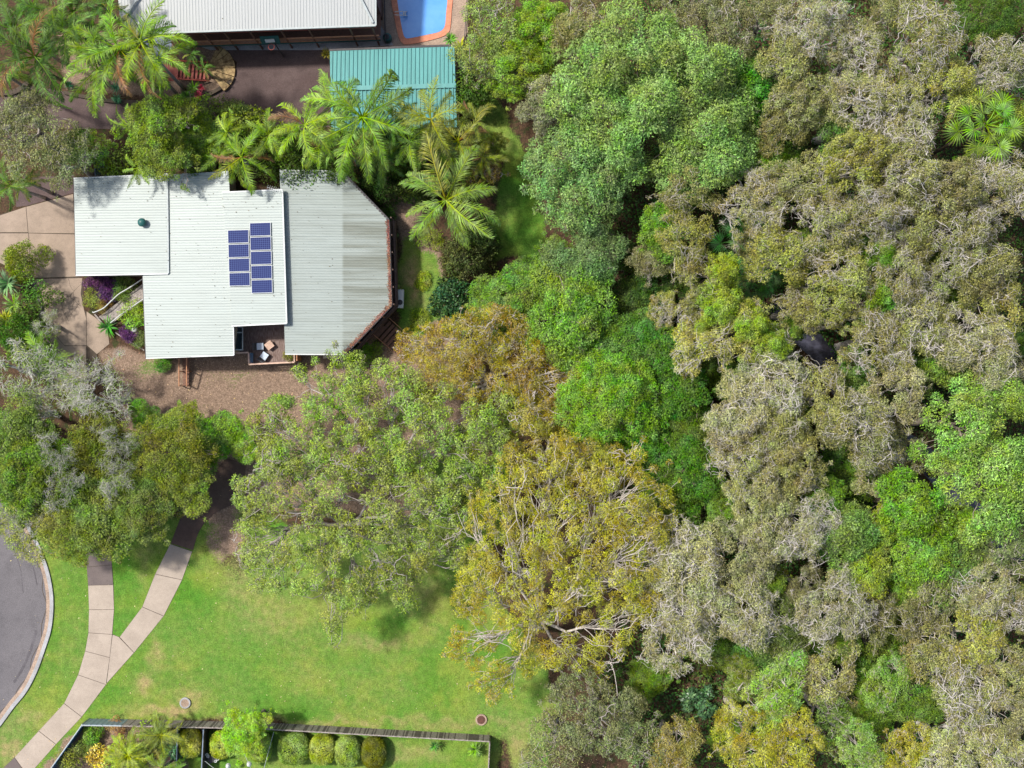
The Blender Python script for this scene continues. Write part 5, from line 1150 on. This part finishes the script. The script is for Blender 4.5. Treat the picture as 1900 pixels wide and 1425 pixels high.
ball(351, 1380, 22, 27, 1.5, (0.45, 0.49, 0.06), 'yellow-green clipped bush between the two dark fences', 1)
ball(409, 1384, 20, 25, 1.5, (0.39, 0.49, 0.06), 'clipped round bush half under the bright green small tree', 2)
ball(482, 1388, 21, 27, 1.5, (0.33, 0.48, 0.06), 'clipped round bush right of the bright green small tree', 3)
ball(544, 1391, 29, 30, 1.6, (0.29, 0.41, 0.08), 'largest clipped round bush with an even green top', 4)
ball(597, 1393, 24, 28, 1.6, (0.38, 0.45, 0.06), 'clipped round bush with yellow blotches', 5)
ball(644, 1396, 24, 28, 1.6, (0.30, 0.42, 0.08), 'clipped round bush between the yellow-blotched and the dark one', 6)
ball(693, 1398, 23, 29, 1.5, (.17, .19, .02), 'dark olive clipped round bush at the right end of the row', 7)

# ---------------- palms
def frond_mesh(seed, L=3.4, rise=.5, droop=1.0, nl=56, ll=.75, lw=.021):
    rg = np.random.default_rng(seed); u = np.linspace(0, 1, 12); a0 = rise; ang = a0 - (a0 + droop) * u ** 1.3
    dx = np.cos(ang) * L / 11; dz = np.sin(ang) * L / 11; x = np.concatenate([[0], np.cumsum(dx[:-1])]); z = np.concatenate([[0], np.cumsum(dz[:-1])])
    yb = rg.normal(0, .2) * u ** 2 * L; P = np.stack([x, yb, z], 1)
    V1, Q1 = tubes(P[None], np.linspace(.05, .012, 12)[None], 4)
    VV = [V1]; QQ = [Q1]; off = len(V1); lrs = [np.full(len(V1), .95)]; crs = [np.full(len(V1), .2)]
    t_ = np.linspace(.16, .99, nl); px = np.interp(t_, u, P[:, 0]); py = np.interp(t_, u, P[:, 1]); pz = np.interp(t_, u, P[:, 2]); an = np.interp(t_, u, ang)
    for sd_ in (-1, 1):
        l = ll * (np.sin(np.pi * (t_ * .86 + .1)) ** .6) * rg.uniform(.7, 1.12, nl) * np.where(rg.random(nl) < .06, .35, 1); f = .55 + .55 * t_; f = f + rg.normal(0, .13, nl) + .12 * np.sin(t_ * 14 + seed * sd_)
        tang = np.stack([np.cos(an), np.zeros(nl), np.sin(an)], 1); side = np.array([0, sd_ * 1., 0]); dn = np.array([0, 0, -1.])
        d1 = tang * np.sin(f)[:, None] + side * np.cos(f)[:, None] + np.array([0, 0, .22]); d1 /= np.linalg.norm(d1, axis=1, keepdims=True)
        d2 = d1 + dn * rg.uniform(.5, 1.1, nl)[:, None]; d2 /= np.linalg.norm(d2, axis=1, keepdims=True)
        B = np.stack([px, py, pz], 1); M1 = B + d1 * l[:, None] * .5; T = M1 + d2 * l[:, None] * .5; wv = np.cross(d1, np.array([0, 0, 1.])); wv /= np.linalg.norm(wv, axis=1, keepdims=True); wv = wv * lw + np.array([0, 0, lw * .3])
        V_ = np.stack([B - wv * .5, B + wv * .5, M1 + wv, M1 - wv, T, T], 1); V_[:, 5] += 1e-3; base_ = off + np.arange(nl)[:, None] * 6
        QQ.append(np.concatenate([base_ + [0, 1, 2, 3], base_ + [3, 2, 4, 5]])); VV.append(V_.reshape(-1, 3)); r_ = rg.random(nl) * .8; lrs.append(np.repeat(r_, 6)); crs.append(np.tile([.3, .3, .5, .5, .15, .15], nl) + np.repeat(r_ * .2, 6)); off += nl * 6
    return quad_mesh('frond', np.concatenate(VV), np.concatenate(QQ), M_FROND, {'lr': np.concatenate(lrs), 'cr': np.concatenate(crs)})
FR = [frond_mesh(1, rise=.75, droop=.8), frond_mesh(2, rise=.5, droop=1.0), frond_mesh(3, rise=.2, droop=1.3), frond_mesh(4, rise=.55, droop=.7, ll=.85), frond_mesh(5, rise=.95, droop=.35, nl=40), frond_mesh(6, rise=.35, droop=1.5, ll=.6), frond_mesh(7, rise=.85, droop=1.2, ll=.9), frond_mesh(8, rise=.0, droop=1.2, ll=.65)]
def palm(px, py, h, rpx, col, label, base=None, nf=13, cat='palm', seed=0, yellow=.07, grp='feather palms beside the houses'):
    rr = random.Random(seed * 31 + int(px)); top = W(px, py, h); b0 = W(*base, 0) if base else np.array([top[0] + rr.uniform(-.3, .3), top[1] + rr.uniform(-.3, .3), 0]); s = rpx / PPM * (CAMH - h) / CAMH / 3.0
    e_ = empty('palm_tree', b0, label, cat, grp); d = top - b0
    path = [Vector((d[0] * u ** 1.3, d[1] * u ** 1.3, h * u)) for u in (0, .25, .5, .75, .96)]
    mb = MB(); mb.tube(path, [.17, .13, .12, .11, .10], 8); o = child('trunk', mb.mesh('trunk', M_BARK, True), e_); o.color = (.30, .27, .25, 1)
    mb = MB(); mb.tube([(d[0], d[1], h * .9), (d[0], d[1], h - .1)], [.14, .09], 8); o = child('crownshaft', mb.mesh('crownshaft', M_BARK, True), e_); o.color = (.16, .30, .06, 1)
    for k in range(nf):
        m_ = 4 if k >= nf - 2 else rr.choice([0, 1, 3, 6]) if k > nf // 2 else rr.choice([1, 2, 5, 6, 7]); o = child('frond', FR[m_], e_, (d[0], d[1], h - .15 + .02 * k))
        o.rotation_euler = (rr.uniform(-.45, .45), rr.uniform(-.12, .15), k * 2.399 + rr.uniform(-.3, .3)); f = s * rr.uniform(.72, 1.15); o.scale = (f, f * rr.uniform(.8, 1.2), f)
        fb = rr.uniform(.62, 1.2); c = [v * fb * rr.uniform(.95, 1.05) for v in col]
        if rr.random() < yellow: c = rr.choice([[.34, .38, .04], [.30, .30, .05], [.26, .15, .06]])
        o.color = tuple(c) + (1,)
PG = (.20, .35, .035); PGB = (.28, .44, .035); PGD = (.12, .24, .035); PGY = (.28, .33, .045)
for i, a in enumerate([
 (828, 372, 8, 106, (.24, .38, .055), 'large isolated palm with radiating fronds on the east side of the house', (862, 452), 15),
 (222, 92, 10, 92, PG, 'tall leaning palm left of its group over the palm bed', (300, 165), 13), (262, 78, 10.5, 82, PGB, 'tall leaning palm in the centre of the bed group', (330, 178), 13), (290, 108, 9.5, 70, PGB, 'leaning palm nearest the red stairs', (342, 165), 12),
 (182, 128, 9, 76, PG, 'leafy palm with drooping fronds above the dark driveway', (255, 150), 12), (65, 105, 9, 90, PGD, 'dark green palm at the upper left over the driveway', (95, 140), 13), (25, 55, 9, 80, PGD, 'shaded palm at the left edge near the top', None, 12), (135, 25, 8, 80, PGD, 'dark palm at the top edge left of the grey roof', None, 12), (60, 10, 8, 70, PGD, 'dark palm cut by the top left edge', None, 11), (185, 5, 8, 58, PGD, 'grey-green palm touching the neighbour roof', None, 11), (5, 135, 8, 60, PG, 'palm half cut by the left edge', None, 11),
 (672, 218, 9, 112, PG, 'biggest palm spreading over the teal shed roof', None, 15), (648, 275, 8.5, 76, PG, 'palm with fronds hanging over the mint roof corner', None, 12), (565, 232, 8, 70, PGB, 'bright palm between the driveway and teal shed', None, 13), (590, 272, 7.5, 56, PGB, 'bright palm below its neighbour north of the east roof', None, 12),
 (448, 292, 6, 62, PGB, 'bright yellow-green palm above the recess of the house', None, 13), (240, 232, 5, 42, PGB, 'small palm emerging left of the round olive tree', None, 8), (255, 312, 5, 36, PGB, 'small bright palm hanging over the mint carport roof', None, 8), (420, 245, 6, 40, PGB, 'small bright palm in the hedge left of the recess palm', None, 9),
 (800, 222, 8, 70, PGY, 'tawny green palm at the lower corner of the teal shed', None, 13), (760, 262, 7, 62, PG, 'green palm between the biggest palm and the tawny one', None, 12), (850, 262, 7, 66, PGY, 'yellow-edged palm at the right of the palm row', None, 13), (880, 225, 7, 48, PGY, 'orange-tipped palm next to the shaded grass strip', None, 11), (830, 305, 6, 52, PGD, 'dark palm between the palm row and the isolated palm', None, 11), (895, 292, 6, 44, PGY, 'small yellowing palm above the shaded grass strip', None, 11),
 (708, 300, 6, 50, PGD, 'dark green palm by the northeast roof edge', None, 11),
 (500, 250, 6.5, 48, PGB, 'bright feathery palm in the middle of the north hedge', None, 11), (405, 290, 5, 40, PG, 'green palm drooping over the mint roof edge', None, 9), (620, 195, 8, 60, PG, 'palm with upright fronds over the left corner of the teal shed', None, 11), (730, 235, 7.5, 56, PGD, 'dark palm in front of the lower teal roof slope', None, 11), (695, 275, 7, 52, PG, 'green palm below the biggest palm', None, 11), (785, 275, 6.5, 52, PG, 'green palm behind the isolated palm', None, 11), (120, 62, 9, 66, PGD, 'dark palm behind the leaning palms at the upper left', None, 12), (160, 80, 9, 58, PG, 'green palm touching the tall leaning palm from the left', None, 11), (95, 20, 8.5, 60, PGD, 'dark drooping palm near the top left corner', None, 11), (340, 222, 5, 34, PG, 'small palm right of the rounded olive-green tree', None, 8),
 (18, 345, 6, 56, PGD, 'dark palm at the left edge above the driveway', None, 11), (45, 335, 5, 38, PGY, 'orange-tinged small palm beside the driveway corner', None, 10),
 (88, 672, 3.5, 60, PG, 'young palm poking through the silvery twigs', None, 9), (130, 745, 3, 46, PG, 'low palm below the silvery trees', None, 8), (300, 1362, 3, 40, (.26, .33, .05), 'tawny green bushy palm overlapping the paling fence', None, 22), (240, 1400, 2.5, 46, (.40, .50, .04), 'lime-yellow bushy palm in the fenced garden corner', None, 26), (300, 1425, 2.5, 40, PG, 'green palm at the bottom edge in the fenced garden', None, 12), (378, 128, 2, 22, PGD, 'small dark palm beside the flagstone steps', None, 9), (355, 100, 2.5, 26, PGD, 'dark green palm between red stairs and verandah', None, 10),
 ]): palm(*a[:6], base=a[6], nf=a[7], seed=i)

def strappy_mesh(seed, n=42, L=.7, w=.03, up=.5):
    rg = np.random.default_rng(seed); a = rg.uniform(0, 6.283, n); el = rg.uniform(.15, 1.3, n) * up * 1.6; l = L * rg.uniform(.7, 1.1, n)
    d = np.stack([np.cos(a) * np.cos(el), np.sin(a) * np.cos(el), np.sin(el)], 1); B = d * .04; M1 = B + d * l[:, None] * .55; T = M1 + (d + [0, 0, -.45]) * l[:, None] * .45; s_ = np.stack([-np.sin(a), np.cos(a), np.zeros(n)], 1) * w
    V_ = np.stack([B - s_, B + s_, M1 + s_, M1 - s_, T, T + 1e-3], 1).reshape(-1, 3); b0 = np.arange(n)[:, None] * 6; r_ = rg.random(n)
    return quad_mesh('leaves', V_, np.concatenate([b0 + [0, 1, 2, 3], b0 + [3, 2, 4, 5]]), M_FROND, {'lr': np.repeat(r_, 6), 'cr': np.tile([.6, .6, .5, .5, .2, .2], n)})
ST = [strappy_mesh(1), strappy_mesh(2, 60, .7, .04)]
for i, (px, py, r_, h, col, lab) in enumerate([
 (200, 606, 22, .5, (.08, .26, .03), 'round tuft of dark green strappy leaves at the end of the boardwalk'), (10, 525, 26, 2, (.16, .30, .12), 'pale blue-green spiky rosette at the left edge'), (22, 565, 24, 2, (.18, .34, .06), 'bright spiky rosette below the pale one at the left edge'), (8, 595, 22, 2, (.3, .36, .05), 'yellow spiky rosette at the left edge'),
 (806, 1384, 14, .8, (.12, .28, .05), 'spiky rosette by the paling fence, left of the two'), (882, 1392, 16, .8, (.18, .36, .05), 'spiky rosette near the fence corner, right of the two'), (853, 88, 22, 2.5, (.45, .45, .04), 'bright yellow-green cordyline at the right end of the teal shed'), (835, 70, 14, 2, (.14, .32, .04), 'green cordyline beside the pool coping corner'), (870, 105, 16, 2.4, (.18, .35, .05), 'green cordyline below the yellow one'), (825, 95, 12, 3, (.32, .25, .08), 'brown-tipped cordyline over the teal roof corner'),
 (605, 98, 14, 1.5, (.36, .34, .04), 'yellow broad tuft at the upper left corner of the teal shed'), (217, 183, 11, .5, (.07, .22, .12), 'blue-green agave rosette on the driveway edge of the palm bed'), (215, 162, 13, .7, (.08, .25, .12), 'largest blue-green agave rosette in the palm bed'), (128, 158, 9, .5, (.07, .22, .12), 'small blue-green agave rosette left in the palm bed'), (267, 163, 8, .5, (.07, .24, .12), 'small teal agave rosette right in the palm bed'), (190, 150, 10, .6, (.07, .2, .10), 'blue-green agave rosette behind the largest one'),
 (358, 162, 15, 1, (.16, .36, .04), 'lime rosette among the red flowering plants'), (366, 175, 10, .8, (.55, .05, .10), 'crimson leafed bromeliad below the stairs'), (372, 162, 9, .9, (.5, .06, .10), 'crimson leafed bromeliad right of the lime rosette'), (345, 178, 14, .8, (.08, .2, .03), 'dark green rosette by the retaining edge'), (25, 130, 12, 1, (.5, .42, .04), 'yellow croton tuft at the far left bed'),
 (735, 435, 6, .5, (.1, .16, .05), 'tiny potted rosette against the east wall'), (742, 533, 8, 1.4, (.22, .26, .06), 'small bushy pot plant above the white air conditioner')]):
    w = W(px, py, h); e_ = empty('strappy_plant', (w[0], w[1], 0), lab, 'plant', 'strappy and spiky plants', i * 1.3); s = r_ / PPM / .62
    o = child('leaves', ST[i % 2], e_, (0, 0, h * .75)); o.color = tuple(col) + (1,); o.scale = (s, s, s)
    mb = MB(); mb.tube([(0, 0, 0), (.02, 0, h * .8)], .05, 6); o = child('stem', mb.mesh('stem', M_BARK), e_); o.color = (.2, .15, .1, 1)

# fan palms
def fan_mesh(seed, pet=1.3, fr=1.0, n=17):
    rg = np.random.default_rng(seed); P = np.array([[0, 0, 0], [pet * .5, 0, .35], [pet, 0, .4]]); V1, Q1 = tubes(P[None], np.array([[.03, .025, .018]]), 4)
    a = np.linspace(-2.1, 2.1, n); l = fr * (1 - .18 * np.abs(a) / 2.1) * rg.uniform(.9, 1.05, n); c = P[2]
    d = np.stack([np.cos(a), np.sin(a), .05 - .12 * np.cos(a)], 1); s_ = np.stack([-np.sin(a), np.cos(a), np.zeros(n)], 1); z = np.where(np.arange(n) % 2, .02, 0)
    B = c + d * .02; M1 = c + d * l[:, None] * .55; M1[:, 2] += z; T = M1 + (d + [0, 0, -.5]) * l[:, None] * .45; wd = fr * .55 * 4.2 / n * .30
    V_ = np.stack([B, B + 1e-3, M1 + s_ * wd, M1 - s_ * wd, T, T + 1e-3], 1).reshape(-1, 3); b0 = len(V1) + np.arange(n)[:, None] * 6; r_ = rg.random(n)
    return quad_mesh('fan_leaf', np.concatenate([V1, V_]), np.concatenate([Q1, b0 + [0, 1, 2, 3], b0 + [3, 2, 4, 5]]), M_FROND, {'lr': np.concatenate([np.full(len(V1), .9), np.repeat(r_, 6)]), 'cr': np.concatenate([np.full(len(V1), .2), np.tile([.5, .5, .5, .5, .1, .1], n)])})
FN = [fan_mesh(1), fan_mesh(2, 1.6, 1.05, 19), fan_mesh(3, 1.0, .9, 15)]
def fanpalm(px, py, h, rpx, col, label, nf=19):
    rr = random.Random(int(px)); w = W(px, py, h); s = rpx / PPM * (CAMH - h) / CAMH / 2.3; e_ = empty('fan_palm', (w[0], w[1], 0), label, 'palm', 'fan palms in the forest')
    mb = MB(); mb.tube([(0, 0, 0), (.1, .05, h * .5), (0, 0, h)], [.18, .15, .16], 8); o = child('trunk', mb.mesh('trunk', M_BARK, True), e_); o.color = (.16, .12, .09, 1)
    for k in range(nf):
        t_ = k / nf; o = child('fan_leaf', FN[k % 3], e_, (0, 0, h - .3 + .5 * t_)); f = s * rr.uniform(.85, 1.1) * (1.1 - .45 * t_); o.scale = (f, f, f); o.rotation_euler = (rr.uniform(-.3, .3), .35 - 1.0 * t_, k * 2.399); o.color = tuple(c * rr.uniform(.8, 1.2) for c in col) + (1,)
fanpalm(1828, 232, 12, 80, (.16, .31, .04), 'bright lime fan palm near the upper right edge')
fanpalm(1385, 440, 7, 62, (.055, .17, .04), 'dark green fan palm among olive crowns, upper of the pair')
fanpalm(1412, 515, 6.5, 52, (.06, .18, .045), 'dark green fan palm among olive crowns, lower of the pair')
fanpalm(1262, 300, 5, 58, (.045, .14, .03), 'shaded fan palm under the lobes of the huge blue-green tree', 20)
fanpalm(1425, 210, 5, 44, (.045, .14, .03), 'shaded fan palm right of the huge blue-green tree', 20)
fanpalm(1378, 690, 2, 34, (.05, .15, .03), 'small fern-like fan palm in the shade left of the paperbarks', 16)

for i_, T in enumerate([
 (1565, 240, 34, 11, BL, (.13, .24, .05), 'green crown squeezed between olive crowns, upper forest'), (1450, 300, 30, 9, LU, (.10, .24, .03), 'small green crown left of the domed yellow-olive paperbark'), (1630, 250, 24, 10, LU, (.08, .20, .02), 'tiny green crown under the grey-white twigged paperbark'),
 (1845, 300, 36, 10, LU, (.15, .31, .03), 'green crown just below the bright fan palm'), (1510, 465, 34, 10, LU, (.09, .22, .03), 'green understorey crown above the brown-olive paperbark'), (1600, 450, 28, 11, BL, (.14, .28, .04), 'green tuft beside the bright green creeper clumps'), (1790, 545, 32, 9, LU, (.09, .22, .03), 'green crown below the leaning trunks'),
 (1478, 612, 22, 9, LU, (.11, .26, .03), 'green crown on the left lip of the creek pool'), (1700, 680, 40, 9, LU, (.09, .22, .03), 'green crown right of the creek below the shaded olive one'), (1590, 690, 36, 9, BL, (.14, .25, .05), 'leafy green crown at the small grey pool'), (1400, 700, 38, 9, LU, (.10, .22, .03), 'green crown below the creek bank, left side'),
 (1530, 930, 44, 10, LU, (.11, .27, .03), 'fresh green crown above the green-and-grey one'), (1640, 985, 34, 10, LU, LIME, 'lime crown right of the green-and-grey one'), (1345, 955, 34, 9, LU, (.09, .20, .03), 'green crown left of the dense greyish paperbark'), (1430, 1090, 36, 9, LU, (.10, .20, .03), 'green crown amid the grey twiggy crowns'), (1690, 1100, 36, 9, LU, (.11, .24, .03), 'green crown below the lime ones near the umbrella paperbark'),
 (1800, 975, 36, 10, LU, (.13, .29, .03), 'green crown at the end of the lower creek pool'), (1560, 1200, 40, 8, LU, (.09, .19, .03), 'green crown under the umbrella shaped paperbark'), (1620, 1290, 34, 8, LU, (.10, .22, .03), 'green crown beside the slender yellow-tipped one'), (1400, 1215, 36, 7, BL, (.12, .22, .04), 'green crown above the small green-gold one')]):
    vtree(*T)
# ---------------- creek, undergrowth, fallen leaves
m, t, b = newmat('creek_water', .12, .6); t.links.new(mixc(t, ramp(t, noise(t, .6, 4), .4, .6), (.03, .028, .04), (.10, .10, .14)), b.inputs['Base Color']); bump(t, b, noise(t, 4, 3), .3, .05)
cl_ = smooth_line([(1440, 560), (1480, 610), (1525, 655), (1560, 715), (1620, 790), (1710, 845), (1790, 935), (1850, 1000), (1960, 1060)], 4)
strip('creek', cl_, -22, 22, .02, .02, m)
def scatter(name, polys_px, n, seed, zr, size, mat, color, label, cat, flatn=.6, excl=None):
    rg = np.random.default_rng(seed); xs = rg.uniform(-50, 1950, n * 4); ys = rg.uniform(-50, 1475, n * 4); ok = np.zeros(len(xs), bool)
    for p in polys_px: ok |= inside(xs, ys, p)
    for p in excl or []: ok &= ~inside(xs, ys, p)
    xs, ys = xs[ok][:n], ys[ok][:n]; n = len(xs); P = np.stack([(xs - 950) / PPM, (712.5 - ys) / PPM, zr[0] + (zr[1] - zr[0]) * rg.random(n) * vnoise(xs + 999, ys + 999, 25, seed)], 1)
    nrm = rg.normal(0, flatn, (n, 3)) + [0, 0, 1]; nrm /= np.linalg.norm(nrm, axis=1, keepdims=True); ax = rg.normal(0, 1, (n, 3)); ax -= nrm * (ax * nrm).sum(1, keepdims=True); ax /= np.linalg.norm(ax, axis=1, keepdims=True); s_ = np.cross(nrm, ax); L = size * rg.uniform(.6, 1.3, n)[:, None]
    V_ = np.stack([P, P + ax * L * .5 + s_ * L * .25, P + ax * L, P + ax * L * .5 - s_ * L * .25], 1).reshape(-1, 3)
    me = quad_mesh(name, V_, np.arange(n * 4).reshape(-1, 4), mat, {'lr': np.repeat(rg.random(n), 4), 'cr': np.repeat(vnoise(xs + 999, ys + 999, 45, seed + 1), 4)})
    o = bpy.data.objects.new(name, me); COL.objects.link(o); o.color = tuple(color) + (1,); reg(o, label, cat, kind='stuff'); return o
forest = [(1000, 500), (1100, 420), (1200, -50), (1950, -50), (1950, 1475), (1200, 1475), (1100, 1250), (1150, 1180), (1170, 900), (1050, 880)]
creekp = [(1470, 560), (1520, 620), (1570, 690), (1650, 780), (1740, 830), (1830, 930), (1900, 1010), (1870, 1030), (1790, 980), (1700, 880), (1600, 810), (1530, 740), (1480, 660), (1430, 580)]
scatter('undergrowth', [forest], 130000, 5, (.05, 2.2), .26, M_LEAF, (.06, .135, .028), 'dark leafy undergrowth covering the forest floor', 'undergrowth', excl=[creekp])
scatter('leaf_litter', [[(200, 650), (740, 640), (880, 800), (800, 960), (440, 940), (250, 800)], [(60, 1345), (340, 1345), (340, 1430), (0, 1430)], [(1000, 1250), (1300, 1250), (1300, 1430), (980, 1430)]], 5000, 6, (.0, .06), .13, M_LEAF, (.42, .28, .18), 'pale brown fallen leaves scattered over the dirt yard', 'leaf litter', .2)
scatter('lawn_leaves', [lawn[0]], 700, 8, (.0, .04), .12, M_LEAF, (.5, .42, .25), 'few pale fallen leaves on the park lawn', 'leaf litter', .2)
rg = np.random.default_rng(77); PV = []
for poly, Zf, dens in ((xy1, Z1, 60), (xy2, Z2, 160), (xy3, Z3, 50), (xy4, Z4, 130), (xyn, Zn, 40)):
    pa = np.array(poly); xs = rg.uniform(pa[:, 0].min(), pa[:, 0].max(), dens * 3); ys = rg.uniform(pa[:, 1].min(), pa[:, 1].max(), dens * 3); w_ = rg.random(dens * 3) < .15 + .85 * (ys > pa[:, 1].max() - 2.2)
    ok = inside(xs, ys, [tuple(p) for p in poly]) & w_; xs, ys = xs[ok][:dens], ys[ok][:dens]; zz = Zf(ys if Zf is Zn else xs) + .05; PV.append(np.stack([xs, ys, zz], 1))
P = np.concatenate(PV); n = len(P); a = rg.uniform(0, 6.28, n); ax = np.stack([np.cos(a), np.sin(a), rg.normal(0, .15, n)], 1); s_ = np.stack([-np.sin(a), np.cos(a), rg.normal(0, .15, n)], 1); L = rg.uniform(.05, .13, n)[:, None]
V_ = np.stack([P, P + ax * L * .5 + s_ * L * .25, P + ax * L, P + ax * L * .5 - s_ * L * .25], 1).reshape(-1, 3)
me = quad_mesh('roof_leaves', V_, np.arange(n * 4).reshape(-1, 4), M_LEAF, {'lr': np.repeat(rg.random(n) * .7, 4), 'cr': np.repeat(rg.random(n), 4)}); o = bpy.data.objects.new('roof_leaves', me); COL.objects.link(o); o.color = (.15, .10, .06, 1); reg(o, 'tiny dark dead leaves scattered over the metal roofs', 'leaf litter', kind='stuff')
scatter('gutter_litter', [[(75, 1040), (92, 1045), (96, 1120), (80, 1205), (45, 1280), (0, 1340), (-10, 1325), (35, 1270), (70, 1200), (84, 1120)]], 900, 15, (.012, .05), .08, M_LEAF, (.34, .26, .16), 'brown leaf debris along the kerb of the cul-de-sac', 'leaf litter', .2)
scatter('bark_litter', [[(430, 940), (560, 960), (640, 1000), (820, 980), (880, 1060), (900, 1180), (960, 1290), (1020, 1400), (940, 1420), (900, 1300), (840, 1150), (600, 1120), (470, 1090)]], 2600, 16, (.0, .04), .11, M_LEAF, (.36, .24, .14), 'brown bark and leaf fragments on the lawn under the gum and wattle', 'leaf litter', .2)
# debris in the gutter of the east roof
rg = np.random.default_rng(12); n = 2600; ed = [W(721, 408, 3.6), W(726, 567, 3.6), W(639, 658, 3.7)]; u = rg.random(n) ** 1; seg = rg.random(n) < .6
A = np.where(seg[:, None], ed[0], ed[1]); B = np.where(seg[:, None], ed[1], ed[2]); P = A + (B - A) * u[:, None]; off = np.abs(rg.normal(0, .09, n)); P[:, 0] -= off; P[:, 1] += np.where(seg, 0, off * .8)
P[:, 2] = Z4(P[:, 0]) + .045; nr = rg.normal(0, .3, (n, 3)) + [0, 0, 1]; nr /= np.linalg.norm(nr, axis=1, keepdims=True); ax = rg.normal(0, 1, (n, 3)); ax -= nr * (ax * nr).sum(1, keepdims=True); ax /= np.linalg.norm(ax, axis=1, keepdims=True); s_ = np.cross(nr, ax); L = .09
V_ = np.stack([P, P + ax * L * .5 + s_ * L * .3, P + ax * L, P + ax * L * .5 - s_ * L * .3], 1).reshape(-1, 3)
me = quad_mesh('gutter_leaves', V_, np.arange(n * 4).reshape(-1, 4), M_LEAF, {'lr': np.repeat(rg.random(n), 4), 'cr': np.repeat(rg.random(n), 4)}); o = bpy.data.objects.new('gutter_leaves', me); COL.objects.link(o); o.color = (.28, .13, .10, 1); reg(o, 'reddish dead leaves gathered along the east roof gutter', 'leaf litter', kind='stuff')
